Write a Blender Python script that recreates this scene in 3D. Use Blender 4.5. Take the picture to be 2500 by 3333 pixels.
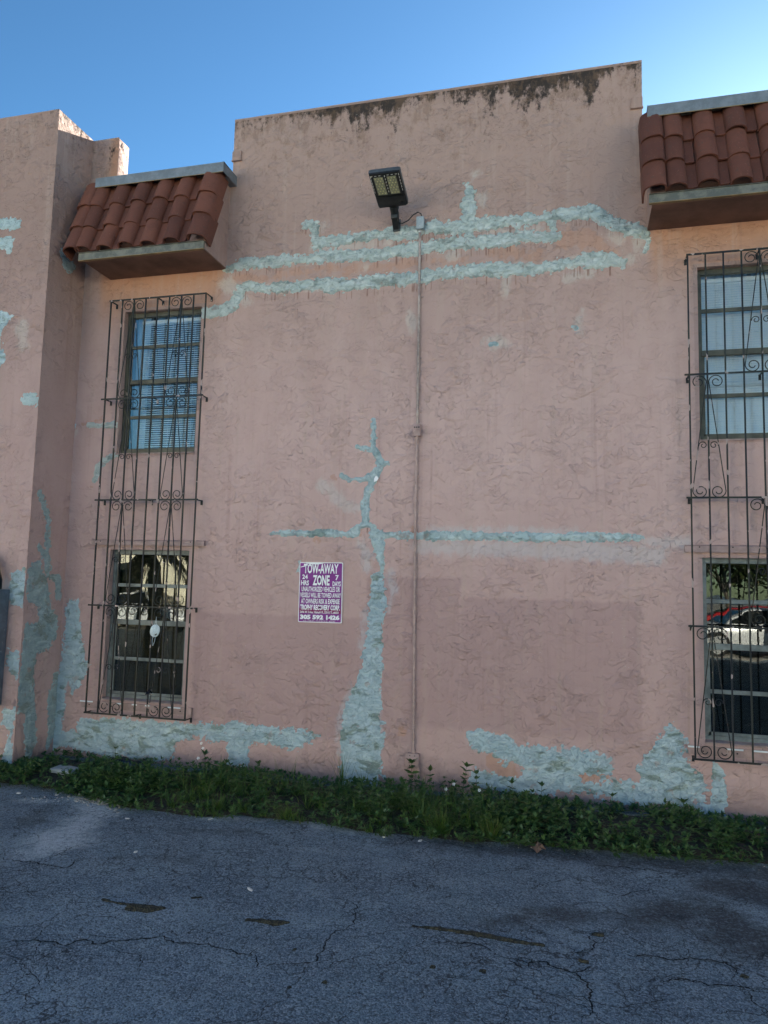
import bpy, bmesh, math, random
import numpy as np
from mathutils import Vector, Matrix
R=math.radians
# ------------------------------------------------------------------ scene, camera, light
sc=bpy.context.scene
for o in list(bpy.data.objects): bpy.data.objects.remove(o)
COL=sc.collection
sc.render.engine='CYCLES'
sc.view_settings.view_transform='Standard'; sc.view_settings.look='None'
sc.view_settings.gamma=1; sc.view_settings.use_curve_mapping=False
sc.view_settings.exposure=EXPOSURE=2.38
cam=bpy.data.cameras.new('camera'); camo=bpy.data.objects.new('camera',cam); COL.objects.link(camo)
cam.sensor_fit='HORIZONTAL'; cam.sensor_width=36; cam.lens=2412.6/2500*36
cam.clip_end=2000; cam.clip_start=.05
right=Vector((0.96739365,0.25205472,0.02485835)); upv=Vector((0.00077758,-0.10110184,0.99487578)); fw=Vector((-0.25327636,0.96241718,0.09800127))
M=Matrix((right,upv,-fw)).transposed().to_4x4(); M.translation=Vector((0,-7.05,1.9)); camo.matrix_world=M
sc.camera=camo
SUN_AZ,SUN_EL=R(16),R(20.5)      # azimuth from +Y towards +X
S=Vector((math.sin(SUN_AZ)*math.cos(SUN_EL),math.cos(SUN_AZ)*math.cos(SUN_EL),math.sin(SUN_EL)))
w=bpy.data.worlds.new('World'); sc.world=w; w.use_nodes=True
nt=w.node_tree; bg=nt.nodes['Background']; sky=nt.nodes.new('ShaderNodeTexSky'); sky.sky_type='NISHITA'
sky.sun_disc=False; sky.sun_elevation=SUN_EL; sky.sun_rotation=SUN_AZ
sky.air_density=1.0; sky.dust_density=0.3; sky.ozone_density=4.0; sky.altitude=0
gm=nt.nodes.new('ShaderNodeGamma'); gm.inputs[1].default_value=1.35; nt.links.new(sky.outputs[0],gm.inputs[0])
hs=nt.nodes.new('ShaderNodeHueSaturation'); hs.inputs['Saturation'].default_value=1.0; nt.links.new(gm.outputs[0],hs.inputs['Color']); tn=nt.nodes.new('ShaderNodeMix'); tn.data_type='RGBA'; tn.blend_type='MULTIPLY'; tn.inputs[0].default_value=1; tn.inputs[7].default_value=(.50,.585,.50,1); nt.links.new(hs.outputs[0],tn.inputs[6]); nt.links.new(tn.outputs[2],bg.inputs[0]); bg.inputs[1].default_value=0.05
sl=bpy.data.lights.new('sun','SUN'); sl.energy=5.0; sl.angle=R(.5); sl.color=(1,.91,.78)
so=bpy.data.objects.new('sun',sl); COL.objects.link(so); so.rotation_euler=S.to_track_quat('Z','Y').to_euler()
rnd=random.Random(7); rng=np.random.default_rng(11)

# ------------------------------------------------------------------ helpers
def tag(o,label=None,cat=None,group=None,kind=None):
    if label: o['label']=label
    if cat: o['category']=cat
    if group: o['group']=group
    if kind: o['kind']=kind
    return o
def thing(name,label,cat,loc=(0,0,0),group=None,rz=0):
    o=bpy.data.objects.new(name,None); COL.objects.link(o); o.location=loc; o.rotation_euler=(0,0,rz); o.empty_display_size=.1
    return tag(o,label,cat,group)
def link(name,me,parent=None,loc=None,rot=None):
    o=bpy.data.objects.new(name,me); COL.objects.link(o)
    if parent: o.parent=parent
    if loc is not None: o.location=loc
    if rot is not None: o.rotation_euler=rot
    return o
class MB:
    def __init__(s): s.v=[];s.f=[]
    def add(s,vs,fs):
        n=len(s.v); s.v+= [tuple(p) for p in vs]; s.f+=[tuple(i+n for i in f) for f in fs]; return s
    def box(s,x0,x1,y0,y1,z0,z1,bev=0):
        if bev:
            bm=bmesh.new(); bmesh.ops.create_cube(bm,size=1)
            for q in bm.verts: q.co=Vector(((x0+x1)/2+q.co.x*(x1-x0),(y0+y1)/2+q.co.y*(y1-y0),(z0+z1)/2+q.co.z*(z1-z0)))
            bmesh.ops.bevel(bm,geom=list(bm.edges),offset=bev,segments=2,affect='EDGES',profile=.5)
            bm.verts.index_update(); s.add([q.co[:] for q in bm.verts],[[q.index for q in f.verts] for f in bm.faces]); bm.free(); return s
        vs=[(x,y,z) for x in(x0,x1) for y in(y0,y1) for z in(z0,z1)]
        return s.add(vs,[(0,1,3,2),(4,6,7,5),(0,4,5,1),(2,3,7,6),(0,2,6,4),(1,5,7,3)])
    def prism(s,poly,axis,a,b):
        # poly in the two other axes, extruded along axis
        n=len(poly)
        def P(u,v,t): return {'x':(t,u,v),'y':(u,t,v),'z':(u,v,t)}[axis]
        vs=[P(u,v,a) for u,v in poly]+[P(u,v,b) for u,v in poly]
        fs=[tuple(range(n))[::-1],tuple(range(n,2*n))]+[(i,(i+1)%n,(i+1)%n+n,i+n) for i in range(n)]
        return s.add(vs,fs)
    def tube(s,pts,r,seg=8,cap=True):
        pts=[Vector(p) for p in pts]; n=len(pts); rs=r if isinstance(r,(list,tuple)) else [r]*n
        vs=[];fs=[]; up=None
        for i,p in enumerate(pts):
            t=(pts[min(i+1,n-1)]-pts[max(i-1,0)]).normalized()
            if up is None:
                up=Vector((0,0,1)) if abs(t.z)<.9 else Vector((0,1,0))
            a=t.cross(up).normalized(); b=a.cross(t).normalized(); up=b
            for k in range(seg):
                an=2*math.pi*(k+.5)/seg; vs.append(p+a*math.cos(an)*rs[i]+b*math.sin(an)*rs[i])
        for i in range(n-1):
            for k in range(seg):
                k2=(k+1)%seg; fs.append((i*seg+k,i*seg+k2,(i+1)*seg+k2,(i+1)*seg+k))
        if cap: fs.append(tuple(range(seg))[::-1]); fs.append(tuple((n-1)*seg+k for k in range(seg)))
        return s.add(vs,fs)
    def mesh(s,name,mat=None,smooth=False):
        me=bpy.data.meshes.new(name); me.from_pydata(s.v,[],s.f); me.validate()
        bm=bmesh.new(); bm.from_mesh(me); bmesh.ops.recalc_face_normals(bm,faces=bm.faces); bm.to_mesh(me); bm.free()
        if mat: me.materials.append(mat)
        if smooth:
            me.polygons.foreach_set('use_smooth',[True]*len(me.polygons)); me.set_sharp_from_angle(angle=R(40))
        me.update(); return me
    def obj(s,name,mat,parent=None,smooth=False,loc=None,rot=None): return link(name,s.mesh(name,mat,smooth),parent,loc,rot)
def npmesh(name,V,Fq,mat,attrs={},smooth=False):
    """V (n,3) ; Fq (m,4) or (m,3) int"""
    me=bpy.data.meshes.new(name); k=Fq.shape[1]; m=len(Fq)
    me.vertices.add(len(V)); me.vertices.foreach_set('co',np.ascontiguousarray(V,dtype=np.float32).ravel())
    me.loops.add(m*k); me.loops.foreach_set('vertex_index',np.ascontiguousarray(Fq,dtype=np.int32).ravel())
    me.polygons.add(m); me.polygons.foreach_set('loop_start',np.arange(m,dtype=np.int32)*k)
    me.update(calc_edges=True)
    if smooth: me.polygons.foreach_set('use_smooth',np.ones(m,dtype=bool))
    for a,val in attrs.items():
        at=me.attributes.new(a,'FLOAT','POINT'); at.data.foreach_set('value',np.asarray(val,dtype=np.float32).ravel())
    me.materials.append(mat); return me
# numeric noise
_T=np.random.default_rng(5).random((8,256,256))
def vnoise(u,v,seed=0):
    t=_T[seed%8]; iu=np.floor(u).astype(int); iv=np.floor(v).astype(int); fu=u-iu; fv=v-iv
    fu=fu*fu*(3-2*fu); fv=fv*fv*(3-2*fv)
    g=lambda a,b:t[a&255,b&255]
    return (g(iu,iv)*(1-fu)+g(iu+1,iv)*fu)*(1-fv)+(g(iu,iv+1)*(1-fu)+g(iu+1,iv+1)*fu)*fv
def fbm(u,v,sc_=1,oc=4,seed=0):
    u=np.asarray(u,float)+50;v=np.asarray(v,float)+50
    s=0;a=1;tot=0
    for i in range(oc):
        s=s+a*(vnoise(u*sc_*2**i+17*i,v*sc_*2**i+9*i,seed+i)-.5)*2; tot+=a; a*=.5
    return s/tot
def sstep(a,b,x):
    t=np.clip((x-a)/(b-a),0,1); return t*t*(3-2*t)
def sdf(prims,U,V):
    D=np.full(U.shape,9.)
    for kind,p in prims:
        if kind=='s':
            if len(p)==1: p=[p[0],p[0]]
            for (x0,y0,r0),(x1,y1,r1) in zip(p[:-1],p[1:]):
                dx,dy=x1-x0,y1-y0; L=dx*dx+dy*dy+1e-9
                t=np.clip(((U-x0)*dx+(V-y0)*dy)/L,0,1)
                d=np.hypot(U-x0-t*dx,V-y0-t*dy)-(r0+(r1-r0)*t); D=np.minimum(D,d)
        else:
            n=len(p); d=np.full(U.shape,9.); ins=np.zeros(U.shape,bool)
            for i in range(n):
                x0,y0=p[i];x1,y1=p[(i+1)%n]; dx,dy=x1-x0,y1-y0; L=dx*dx+dy*dy+1e-9
                t=np.clip(((U-x0)*dx+(V-y0)*dy)/L,0,1); d=np.minimum(d,np.hypot(U-x0-t*dx,V-y0-t*dy))
                c=((y0>V)!=(y1>V))&(U<(x1-x0)*(V-y0)/((y1-y0) if abs(y1-y0)>1e-9 else 1e-9)+x0); ins^=c
            D=np.minimum(D,np.where(ins,-d,d))
    return D
def bump_h(U,V): return .003*fbm(U,V,1.7,3,2)+.0015*fbm(U,V,9,2,4)

# ------------------------------------------------------------------ materials
def newmat(name):
    m=bpy.data.materials.new(name); m.use_nodes=True; n=m.node_tree; b=n.nodes['Principled BSDF']; return m,n,b
class N:
    """tiny node-graph helper"""
    def __init__(s,nt): s.nt=nt; s.n=nt.nodes; s.l=nt.links
    def inp(s,sock,v):
        if hasattr(v,'links') or isinstance(v,bpy.types.NodeSocket): s.l.new(v,sock)
        else:
            if isinstance(v,tuple) and len(v)==3 and sock.type=='RGBA': v=(*v,1)
            sock.default_value=v
    def geo(s): return s.n.new('ShaderNodeNewGeometry').outputs['Position']
    def objc(s): return s.n.new('ShaderNodeTexCoord').outputs['Object']
    def map(s,v,scale=(1,1,1),loc=(0,0,0),rot=(0,0,0)):
        m=s.n.new('ShaderNodeMapping'); s.l.new(v,m.inputs[0]); m.inputs['Scale'].default_value=scale; m.inputs['Location'].default_value=loc; m.inputs['Rotation'].default_value=rot; return m.outputs[0]
    def noise(s,v,scale,det=3,rough=.5,dist=0,out=0):
        m=s.n.new('ShaderNodeTexNoise'); s.l.new(v,m.inputs['Vector']); m.inputs['Scale'].default_value=scale; m.inputs['Detail'].default_value=det; m.inputs['Roughness'].default_value=rough; m.inputs['Distortion'].default_value=dist; return m.outputs[out]
    def voro(s,v,scale,feat='F1',rand=1,out='Distance'):
        m=s.n.new('ShaderNodeTexVoronoi'); m.feature=feat; s.l.new(v,m.inputs['Vector']); m.inputs['Scale'].default_value=scale; m.inputs['Randomness'].default_value=rand; return m.outputs[out]
    def ss(s,v,a,b,lo=0,hi=1):
        m=s.n.new('ShaderNodeMapRange'); m.interpolation_type='SMOOTHSTEP'; s.l.new(v,m.inputs[0]); m.inputs[1].default_value=a;m.inputs[2].default_value=b;m.inputs[3].default_value=lo;m.inputs[4].default_value=hi; return m.outputs[0]
    def math(s,op,a,b=0,c=None,clamp=False):
        m=s.n.new('ShaderNodeMath'); m.operation=op; m.use_clamp=clamp; s.inp(m.inputs[0],a); s.inp(m.inputs[1],b)
        if c is not None: s.inp(m.inputs[2],c)
        return m.outputs[0]
    def mix(s,f,a,b,mode='MIX'):
        m=s.n.new('ShaderNodeMix'); m.data_type='RGBA'; m.blend_type=mode; s.inp(m.inputs[0],f); s.inp(m.inputs[6],a); s.inp(m.inputs[7],b); return m.outputs[2]
    def attr(s,name): 
        a=s.n.new('ShaderNodeAttribute'); a.attribute_name=name; return a.outputs['Fac']
    def sep(s,v):
        m=s.n.new('ShaderNodeSeparateXYZ'); s.l.new(v,m.inputs[0]); return m.outputs
    def bump(s,h,dist,strength=1,normal=None):
        m=s.n.new('ShaderNodeBump'); s.l.new(h,m.inputs['Height']); m.inputs['Distance'].default_value=dist; m.inputs['Strength'].default_value=strength
        if normal: s.l.new(normal,m.inputs['Normal'])
        return m.outputs[0]
def simple(name,col,rough=.6,metal=0,var=.25,scale=8,bump=0,bscale=60,spec=.5):
    m,n,b=newmat(name); k=N(n); P=k.objc()
    nz=k.noise(P,scale,4,.6)
    c=k.mix(k.ss(nz,.3,.7),tuple(x*(1-var) for x in col),tuple(min(1,x*(1+var)) for x in col))
    k.inp(b.inputs['Base Color'],c); b.inputs['Roughness'].default_value=rough; b.inputs['Metallic'].default_value=metal; b.inputs['Specular IOR Level'].default_value=spec
    if bump: k.inp(b.inputs['Normal'],k.bump(k.noise(P,bscale,4,.6),bump))
    return m
def stucco_relief(k,P,amt=1.0):
    h=None
    Ps=k.map(P,(1,1,1.35))
    for i,(s_,ms) in enumerate(((3.6,6.0),(6.2,9.0),(10.5,13.0),(16,18))):
        q=k.map(Ps,(1,1,1),(3.1*i,7.7*i,1.3*i),(0,.35*i,0))
        n1=k.noise(q,s_,3.0,.55,.7)
        st=k.ss(n1,.490,.503)
        st2=k.ss(n1,.567,.579)
        m1=k.ss(k.noise(q,ms*.55,1.5,.5,.3),.49,.60); m2=k.ss(k.noise(k.map(q,(1,1,1),(9,2,4)),ms*.6,1.5,.5,.3),.50,.61)
        e=k.math('ADD',k.math('MULTIPLY',st,m1),k.math('MULTIPLY',st2,m2))
        e=k.math('MULTIPLY',e,(1.0,.9,.6,.25)[i])
        h=e if h is None else k.math('ADD',h,e)
    dens=k.ss(k.noise(P,1.1,2,.5),.34,.60,.38,1.25)
    fine=k.noise(P,40,5,.7)
    return k.math('ADD',k.math('MULTIPLY',k.math('MULTIPLY',h,dens),.0070*amt),k.math('MULTIPLY',fine,.0011*amt))
def stucco(name,wall=True):
    m,n,b=newmat(name); k=N(n); P=k.geo(); xyz=k.sep(P); X,Y,Z=xyz[0],xyz[1],xyz[2]
    big=k.noise(k.map(P,(1,1,.6)),.9,4,.6); med=k.noise(k.map(P,(1,1,.45)),4,5,.6)
    base=k.mix(k.ss(big,.35,.65),(.55,.395,.373),(.595,.435,.408))
    base=k.mix(k.math('MULTIPLY',k.ss(med,.3,.75),.6),base,(.51,.357,.33))
    # brown weathering plus vignetting put into the upper wall colour, mauve repaint lower down
    up=k.ss(k.math('ADD',Z,k.math('MULTIPLY',med,.8)),3.2,6.4)
    base=k.mix(k.math('MULTIPLY',up,.85),base,(.368,.250,.210))
    if wall:
        jag=k.math('MULTIPLY',k.math('SUBTRACT',k.noise(P,7,3,.6),.5),.06)
        def rect(x0,x1,z0,z1,f=.02):
            a=k.ss(k.math('ADD',X,jag),x0-f,x0+f); c=k.ss(k.math('ADD',X,jag),x1-f,x1+f,1,0)
            d=k.ss(k.math('ADD',Z,jag),z0-f*3,z0+f); e=k.ss(k.math('ADD',Z,jag),z1-f,z1+f,1,0)
            return k.math('MULTIPLY',k.math('MULTIPLY',a,c),k.math('MULTIPLY',d,e))
        rr=k.math('MAXIMUM',rect(-3.86,-1.56,.42,1.57),rect(-1.08,.54,.60,1.80))
        rr=k.math('MAXIMUM',rr,rect(-2.0,-1.08,.60,1.98))
        base=k.mix(k.math('MULTIPLY',rr,.62),base,(.35,.235,.235))
        lowz=k.ss(k.math('ADD',Z,jag),1.2,3.4,1,0)
        base=k.mix(k.math('MULTIPLY',lowz,.5),base,(.435,.297,.287))  # mauve lower wall, darkened further with vignetting put into the colour
        # orange-brown tint, stronger towards the soffits of the two eave bays
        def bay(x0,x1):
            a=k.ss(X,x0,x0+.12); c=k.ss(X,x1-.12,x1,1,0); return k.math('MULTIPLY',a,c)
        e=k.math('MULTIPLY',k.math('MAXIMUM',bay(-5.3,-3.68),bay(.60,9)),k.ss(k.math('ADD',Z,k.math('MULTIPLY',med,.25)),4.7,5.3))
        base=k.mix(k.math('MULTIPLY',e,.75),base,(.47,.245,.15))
    if not wall: base=k.mix(1.0,base,(.86,.85,.86),'MULTIPLY')  # darker stucco copy: left wing's shade and vignetting put into the colour
    sal=k.attr('salmon'); pale=k.attr('pale'); nn=k.noise(P,9,5,.65)
    sf=k.ss(k.math('ADD',sal,k.math('MULTIPLY',k.math('SUBTRACT',nn,.5),2.6)),.42,.75)
    base=k.mix(k.math('MULTIPLY',sf,.72),base,(.46,.27,.20))
    nn2=k.noise(k.map(P,(1,1,.6)),12,6,.7)
    pf=k.ss(k.math('ADD',pale,k.math('MULTIPLY',k.math('SUBTRACT',nn2,.5),1.5)),.35,.8)
    base=k.mix(k.math('MULTIPLY',pf,.48),base,k.mix(k.ss(Z,1.5,3.5),(.50,.54,.60),(.56,.53,.49)))
    dr=k.math('MULTIPLY',k.ss(k.attr('drip'),.2,.5),k.ss(k.noise(k.map(P,(55,55,1.1)),1,2,.5),.60,.68)); base=k.mix(k.math('MULTIPLY',dr,.75),base,(.20,.10,.075))
    # rain streaks
    stn=k.noise(k.map(P,(16,16,.7)),1,4,.6); base=k.mix(k.math('MULTIPLY',k.ss(stn,.50,.72),.34),base,(.47,.36,.31))
    stn2=k.noise(k.map(P,(11,11,.5),(4,0,2)),1,4,.6); base=k.mix(k.math('MULTIPLY',k.ss(stn2,.56,.8),.35),base,(.27,.165,.14))
    # mould below the parapet top
    top=k.attr('topdist')     # 1 at the coping, 0 from 0.9 m below
    md=k.noise(k.map(P,(4.5,4.5,1.3)),1,5,.72); md2=k.noise(k.map(P,(1,1,.8)),14,5,.75)
    mo=k.math('ADD',k.math('MULTIPLY',md,.9),k.math('MULTIPLY',md2,.75))
    pm=k.noise(k.map(P,(1,1,.3),(2,2,2)),1.6,3,.6)
    mf=k.ss(k.math('ADD',k.math('ADD',mo,k.math('MULTIPLY',k.math('SUBTRACT',pm,.5),.9)),k.math('MULTIPLY',k.math('POWER',top,2.6),.54)),1.13,1.30)
    base=k.mix(k.math('MULTIPLY',mf,k.ss(top,.02,.35)),base,(.040,.030,.026))
    mb=k.ss(k.math('ADD',k.noise(k.map(P,(1,1,.6),(5,5,5)),7,6,.75),k.math('MULTIPLY',top,.17)),.60,.74)
    base=k.mix(k.math('MULTIPLY',k.math('MULTIPLY',mb,k.ss(top,.0,.3)),.45),base,(.19,.115,.075))
    # splash dirt at the foot
    ft=k.math('MULTIPLY',k.ss(k.math('ADD',Z,k.math('MULTIPLY',nn,.5)),.1,.62,1,0),.6); base=k.mix(ft,base,(.20,.135,.12))
    # loose specks of pale paint
    sp=k.math('MULTIPLY',k.ss(k.voro(P,24),.10,.06,0,1),k.ss(k.noise(P,1.7,2),.56,.62)); base=k.mix(k.math('MULTIPLY',sp,.6),base,(.62,.60,.57))
    k.inp(b.inputs['Base Color'],base); b.inputs['Roughness'].default_value=.82; b.inputs['Specular IOR Level'].default_value=.35
    k.inp(b.inputs['Normal'],k.bump(stucco_relief(k,P),1.0,1.0))
    return m
def cement(name,c1,c2,dark,cover=.5,streak=(1,1,2.2)):
    m,n,b=newmat(name); k=N(n); P=k.geo(); Q=k.map(P,streak)
    a=k.noise(Q,7,5,.65,.4); d=k.noise(k.map(Q,(1,1,1),(3,1,7)),5.5,5,.6,.5); f=k.noise(P,30,4,.7)
    c=k.mix(k.ss(a,.35,.65),c1,c2); c=k.mix(k.ss(d,cover-.02,cover+.09),c,dark)
    c=k.mix(k.math('MULTIPLY',k.ss(f,.58,.7),.35),c,(.62,.64,.62)); c=k.mix(k.math('MULTIPLY',k.ss(k.noise(k.map(P,(1.2,1,4),(1,5,2)),4,6,.7,.3),.53,.66),.55),c,tuple(min(.72,v*1.28+.03) for v in c2))
    t=k.noise(k.map(P,(1,1,1),(8,8,8)),9,4,.6)
    c=k.mix(k.math('MULTIPLY',k.ss(t,.60,.68),.45),c,(.36,.24,.20))
    k.inp(b.inputs['Base Color'],c); b.inputs['Roughness'].default_value=.85
    q=k.map(P,(1,1,1.4)); n1=k.noise(q,8,5,.6,.6); n2=k.noise(q,15,4,.6,.8)
    h=k.math('ADD',k.math('MULTIPLY',k.ss(n1,.46,.52),.6),k.math('MULTIPLY',k.ss(n2,.48,.56),.5)); h=k.math('ADD',h,k.math('MULTIPLY',k.noise(P,60,3,.6),.35))
    k.inp(b.inputs['Normal'],k.bump(h,.012)); return m
MAT={}
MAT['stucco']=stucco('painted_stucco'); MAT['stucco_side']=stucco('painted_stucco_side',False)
MAT['cement_up']=cement('render_patch_grey',(.40,.485,.475),(.51,.59,.58),(.27,.33,.315),.57,(1,1,1.3))
MAT['cement_mid']=cement('render_patch_blue',(.37,.50,.53),(.47,.60,.63),(.25,.35,.35),.59,(1,1,1.1))
MAT['cement_low']=cement('skim_patch',(.35,.48,.54),(.44,.57,.63),(.23,.31,.295),.555,(1,1,2.0))
MAT['cement_shade']=cement('skim_patch_shaded',(.28,.38,.40),(.35,.455,.475),(.25,.31,.29),.55,(1,1,1.0))  # darker skim copy for the side face, its shade put into the colour
def tilemat():
    m,n,b=newmat('clay_tile'); k=N(n); P=k.geo(); rn=n.nodes.new('ShaderNodeObjectInfo').outputs['Random']
    c=k.mix(rn,(.105,.040,.029),(.185,.070,.047)); c=k.mix(k.math('MULTIPLY',k.ss(k.noise(P,26,5,.75),.56,.66),.55),c,(.075,.055,.045)); c=k.mix(k.math('MULTIPLY',k.ss(k.noise(P,5,5,.65),.45,.75),.5),c,(.085,.033,.024))
    c=k.mix(k.math('MULTIPLY',k.ss(k.noise(P,60,3,.6),.62,.72),.3),c,(.36,.19,.13))
    k.inp(b.inputs['Base Color'],c); b.inputs['Roughness'].default_value=.75; b.inputs['Specular IOR Level'].default_value=.3; k.inp(b.inputs['Normal'],k.bump(k.noise(P,90,4,.6),.0012)); return m
MAT['tile']=tilemat()
MAT['soffit']=simple('soffit_paint',(.15,.078,.058),.8,0,.3,3,.002,30)
def galv(name,c,c2,rough=.5):
    m,n,b=newmat(name); k=N(n); P=k.geo()
    v=k.noise(P,9,5,.7); x=k.mix(k.ss(v,.4,.62),c,c2); x=k.mix(k.ss(k.noise(k.map(P,(8,8,2)),2,5,.75),.66,.74),x,(.45,.46,.45))
    k.inp(b.inputs['Base Color'],x); b.inputs['Metallic'].default_value=.25; b.inputs['Roughness'].default_value=rough; return m
MAT['flashing']=galv('zinc_flashing',(.17,.19,.21),(.22,.245,.27)); MAT['fascia']=galv('oxidised_fascia',(.105,.115,.105),(.19,.19,.165),.6)
MAT['flash_edge']=simple('rust_edge',(.22,.15,.07),.7)
def iron():
    m,n,b=newmat('wrought_iron'); k=N(n); P=k.geo()
    c=k.mix(k.ss(k.noise(k.map(P,(1,1,.4)),6,4,.6),.4,.6),(.009,.013,.020),(.022,.026,.022))
    c=k.mix(k.ss(k.noise(P,22,4,.6),.62,.68),c,(.07,.04,.025)); b.inputs['Specular IOR Level'].default_value=.3
    c=k.mix(k.ss(k.noise(k.map(P,(9,9,5),(3,3,3)),1.6,2,.4),.645,.66),c,(.42,.34,.32))
    k.inp(b.inputs['Base Color'],c); b.inputs['Roughness'].default_value=.5; k.inp(b.inputs['Normal'],k.bump(k.noise(P,80,3),.002)); return m
MAT['iron']=iron()
MAT['frame_up']=simple('bronze_frame',(.085,.085,.065),.5,.3,.3,9,.001,70)
MAT['frame_low']=simple('mill_frame',(.16,.19,.195),.5,.3,.3,9,.001,70)
MAT['sill']=simple('sill_paint',(.36,.27,.26),.8,0,.25,12,.003,40)
def glass(ior,tint):
    m,n,b=newmat('window_glass'); n.nodes.remove(b); k=N(n); o=[x for x in n.nodes if x.type=='OUTPUT_MATERIAL'][0]
    t=n.nodes.new('ShaderNodeBsdfTransparent'); t.inputs[0].default_value=tint; g=n.nodes.new('ShaderNodeBsdfGlossy'); g.inputs['Roughness'].default_value=.004; g.inputs[0].default_value=(.95,1,1,1)
    f=n.nodes.new('ShaderNodeFresnel'); f.inputs[0].default_value=ior
    P=k.geo(); dirt=k.ss(k.noise(k.map(P,(5,5,1.2)),2,5,.7),.5,.8,0,.10)
    wob=k.bump(k.noise(k.map(P,(1,1,.7)),2.2,2,.5),.0022); k.l.new(wob,g.inputs['Normal'])
    mx=n.nodes.new('ShaderNodeMixShader'); k.l.new(f.outputs[0],mx.inputs[0]); k.l.new(t.outputs[0],mx.inputs[1]); k.l.new(g.outputs[0],mx.inputs[2])
    d=n.nodes.new('ShaderNodeBsdfDiffuse'); d.inputs[0].default_value=(.35,.36,.34,1); mx2=n.nodes.new('ShaderNodeMixShader'); k.l.new(dirt,mx2.inputs[0]); k.l.new(mx.outputs[0],mx2.inputs[1]); k.l.new(d.outputs[0],mx2.inputs[2])
    k.l.new(mx2.outputs[0],o.inputs[0]); return m
MAT['glass_up']=glass(1.5,(.95,.97,.97,1)); MAT['glass_low']=glass(1.6,(.62,.64,.60,1))
MAT['blind_white']=simple('white_slat',(.80,.84,.88),.5,0,.05,3)
MAT['blind_brown']=simple('brown_slat',(.17,.125,.075),.6,0,.25,3)
MAT['curtain']=simple('pale_curtain',(.68,.78,.86),.8,0,.1,4)
MAT['dark']=simple('dark_void',(.012,.011,.010),.9,0,.2)
MAT['room']=simple('room_wall',(.10,.10,.10),.9,0,.2)
MAT['pipe']=simple('painted_conduit',(.40,.29,.27),.55,0,.2,14,.0015,60)
MAT['pipe_up']=simple('worn_conduit',(.37,.30,.27),.5,.1,.3,14,.0015,60)
MAT['box_grey']=simple('grey_box',(.30,.35,.38),.55,.1,.15,9)
MAT['box_pink']=simple('painted_box',(.38,.27,.255),.6,0,.2,12,.0015,50)
MAT['black']=simple('black_cast',(.016,.017,.018),.42,.2,.3,10,.0008,90)
MAT['blackrub']=simple('black_rubber',(.010,.010,.011),.5)
MAT['grey_al']=simple('grey_cast',(.10,.11,.12),.45,.3,.2,10)
MAT['slot']=simple('bright_slot',(.55,.55,.52),.4,.2,.1)
MAT['led']=simple('led_board',(.22,.23,.15),.35,0,.2,60); MAT['lens']=simple('led_lens',(.46,.46,.26),.12,0,.15,30)
MAT['bolt']=simple('bright_bolt',(.6,.6,.58),.3,.6,.1)
MAT['purple']=simple('purple_print',(.215,.040,.255),.55,0,.14,7,spec=.25); MAT['magenta']=simple('magenta_print',(.22,.008,.11),.55,0,.1,7,spec=.25)
MAT['white']=simple('white_print',(.80,.84,.88),.4,0,.06,12)
MAT['mask']=simple('mask_fabric',(.62,.72,.76),.85,0,.08,60,.001,120)
MAT['paper']=simple('pale_scrap',(.62,.62,.60),.8,0,.2,40)
MAT['stone']=simple('pale_rubble',(.36,.36,.35),.85,0,.35,25,.004,50)
MAT['bag']=simple('dark_plastic',(.012,.014,.022),.25,0,.3,9,.01,9)
MAT['deadleaf']=simple('dead_leaf',(.12,.075,.055),.7,0,.3,30)
MAT['cabinet']=galv('cabinet_steel',(.10,.13,.17),(.14,.18,.23),.5)
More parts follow.
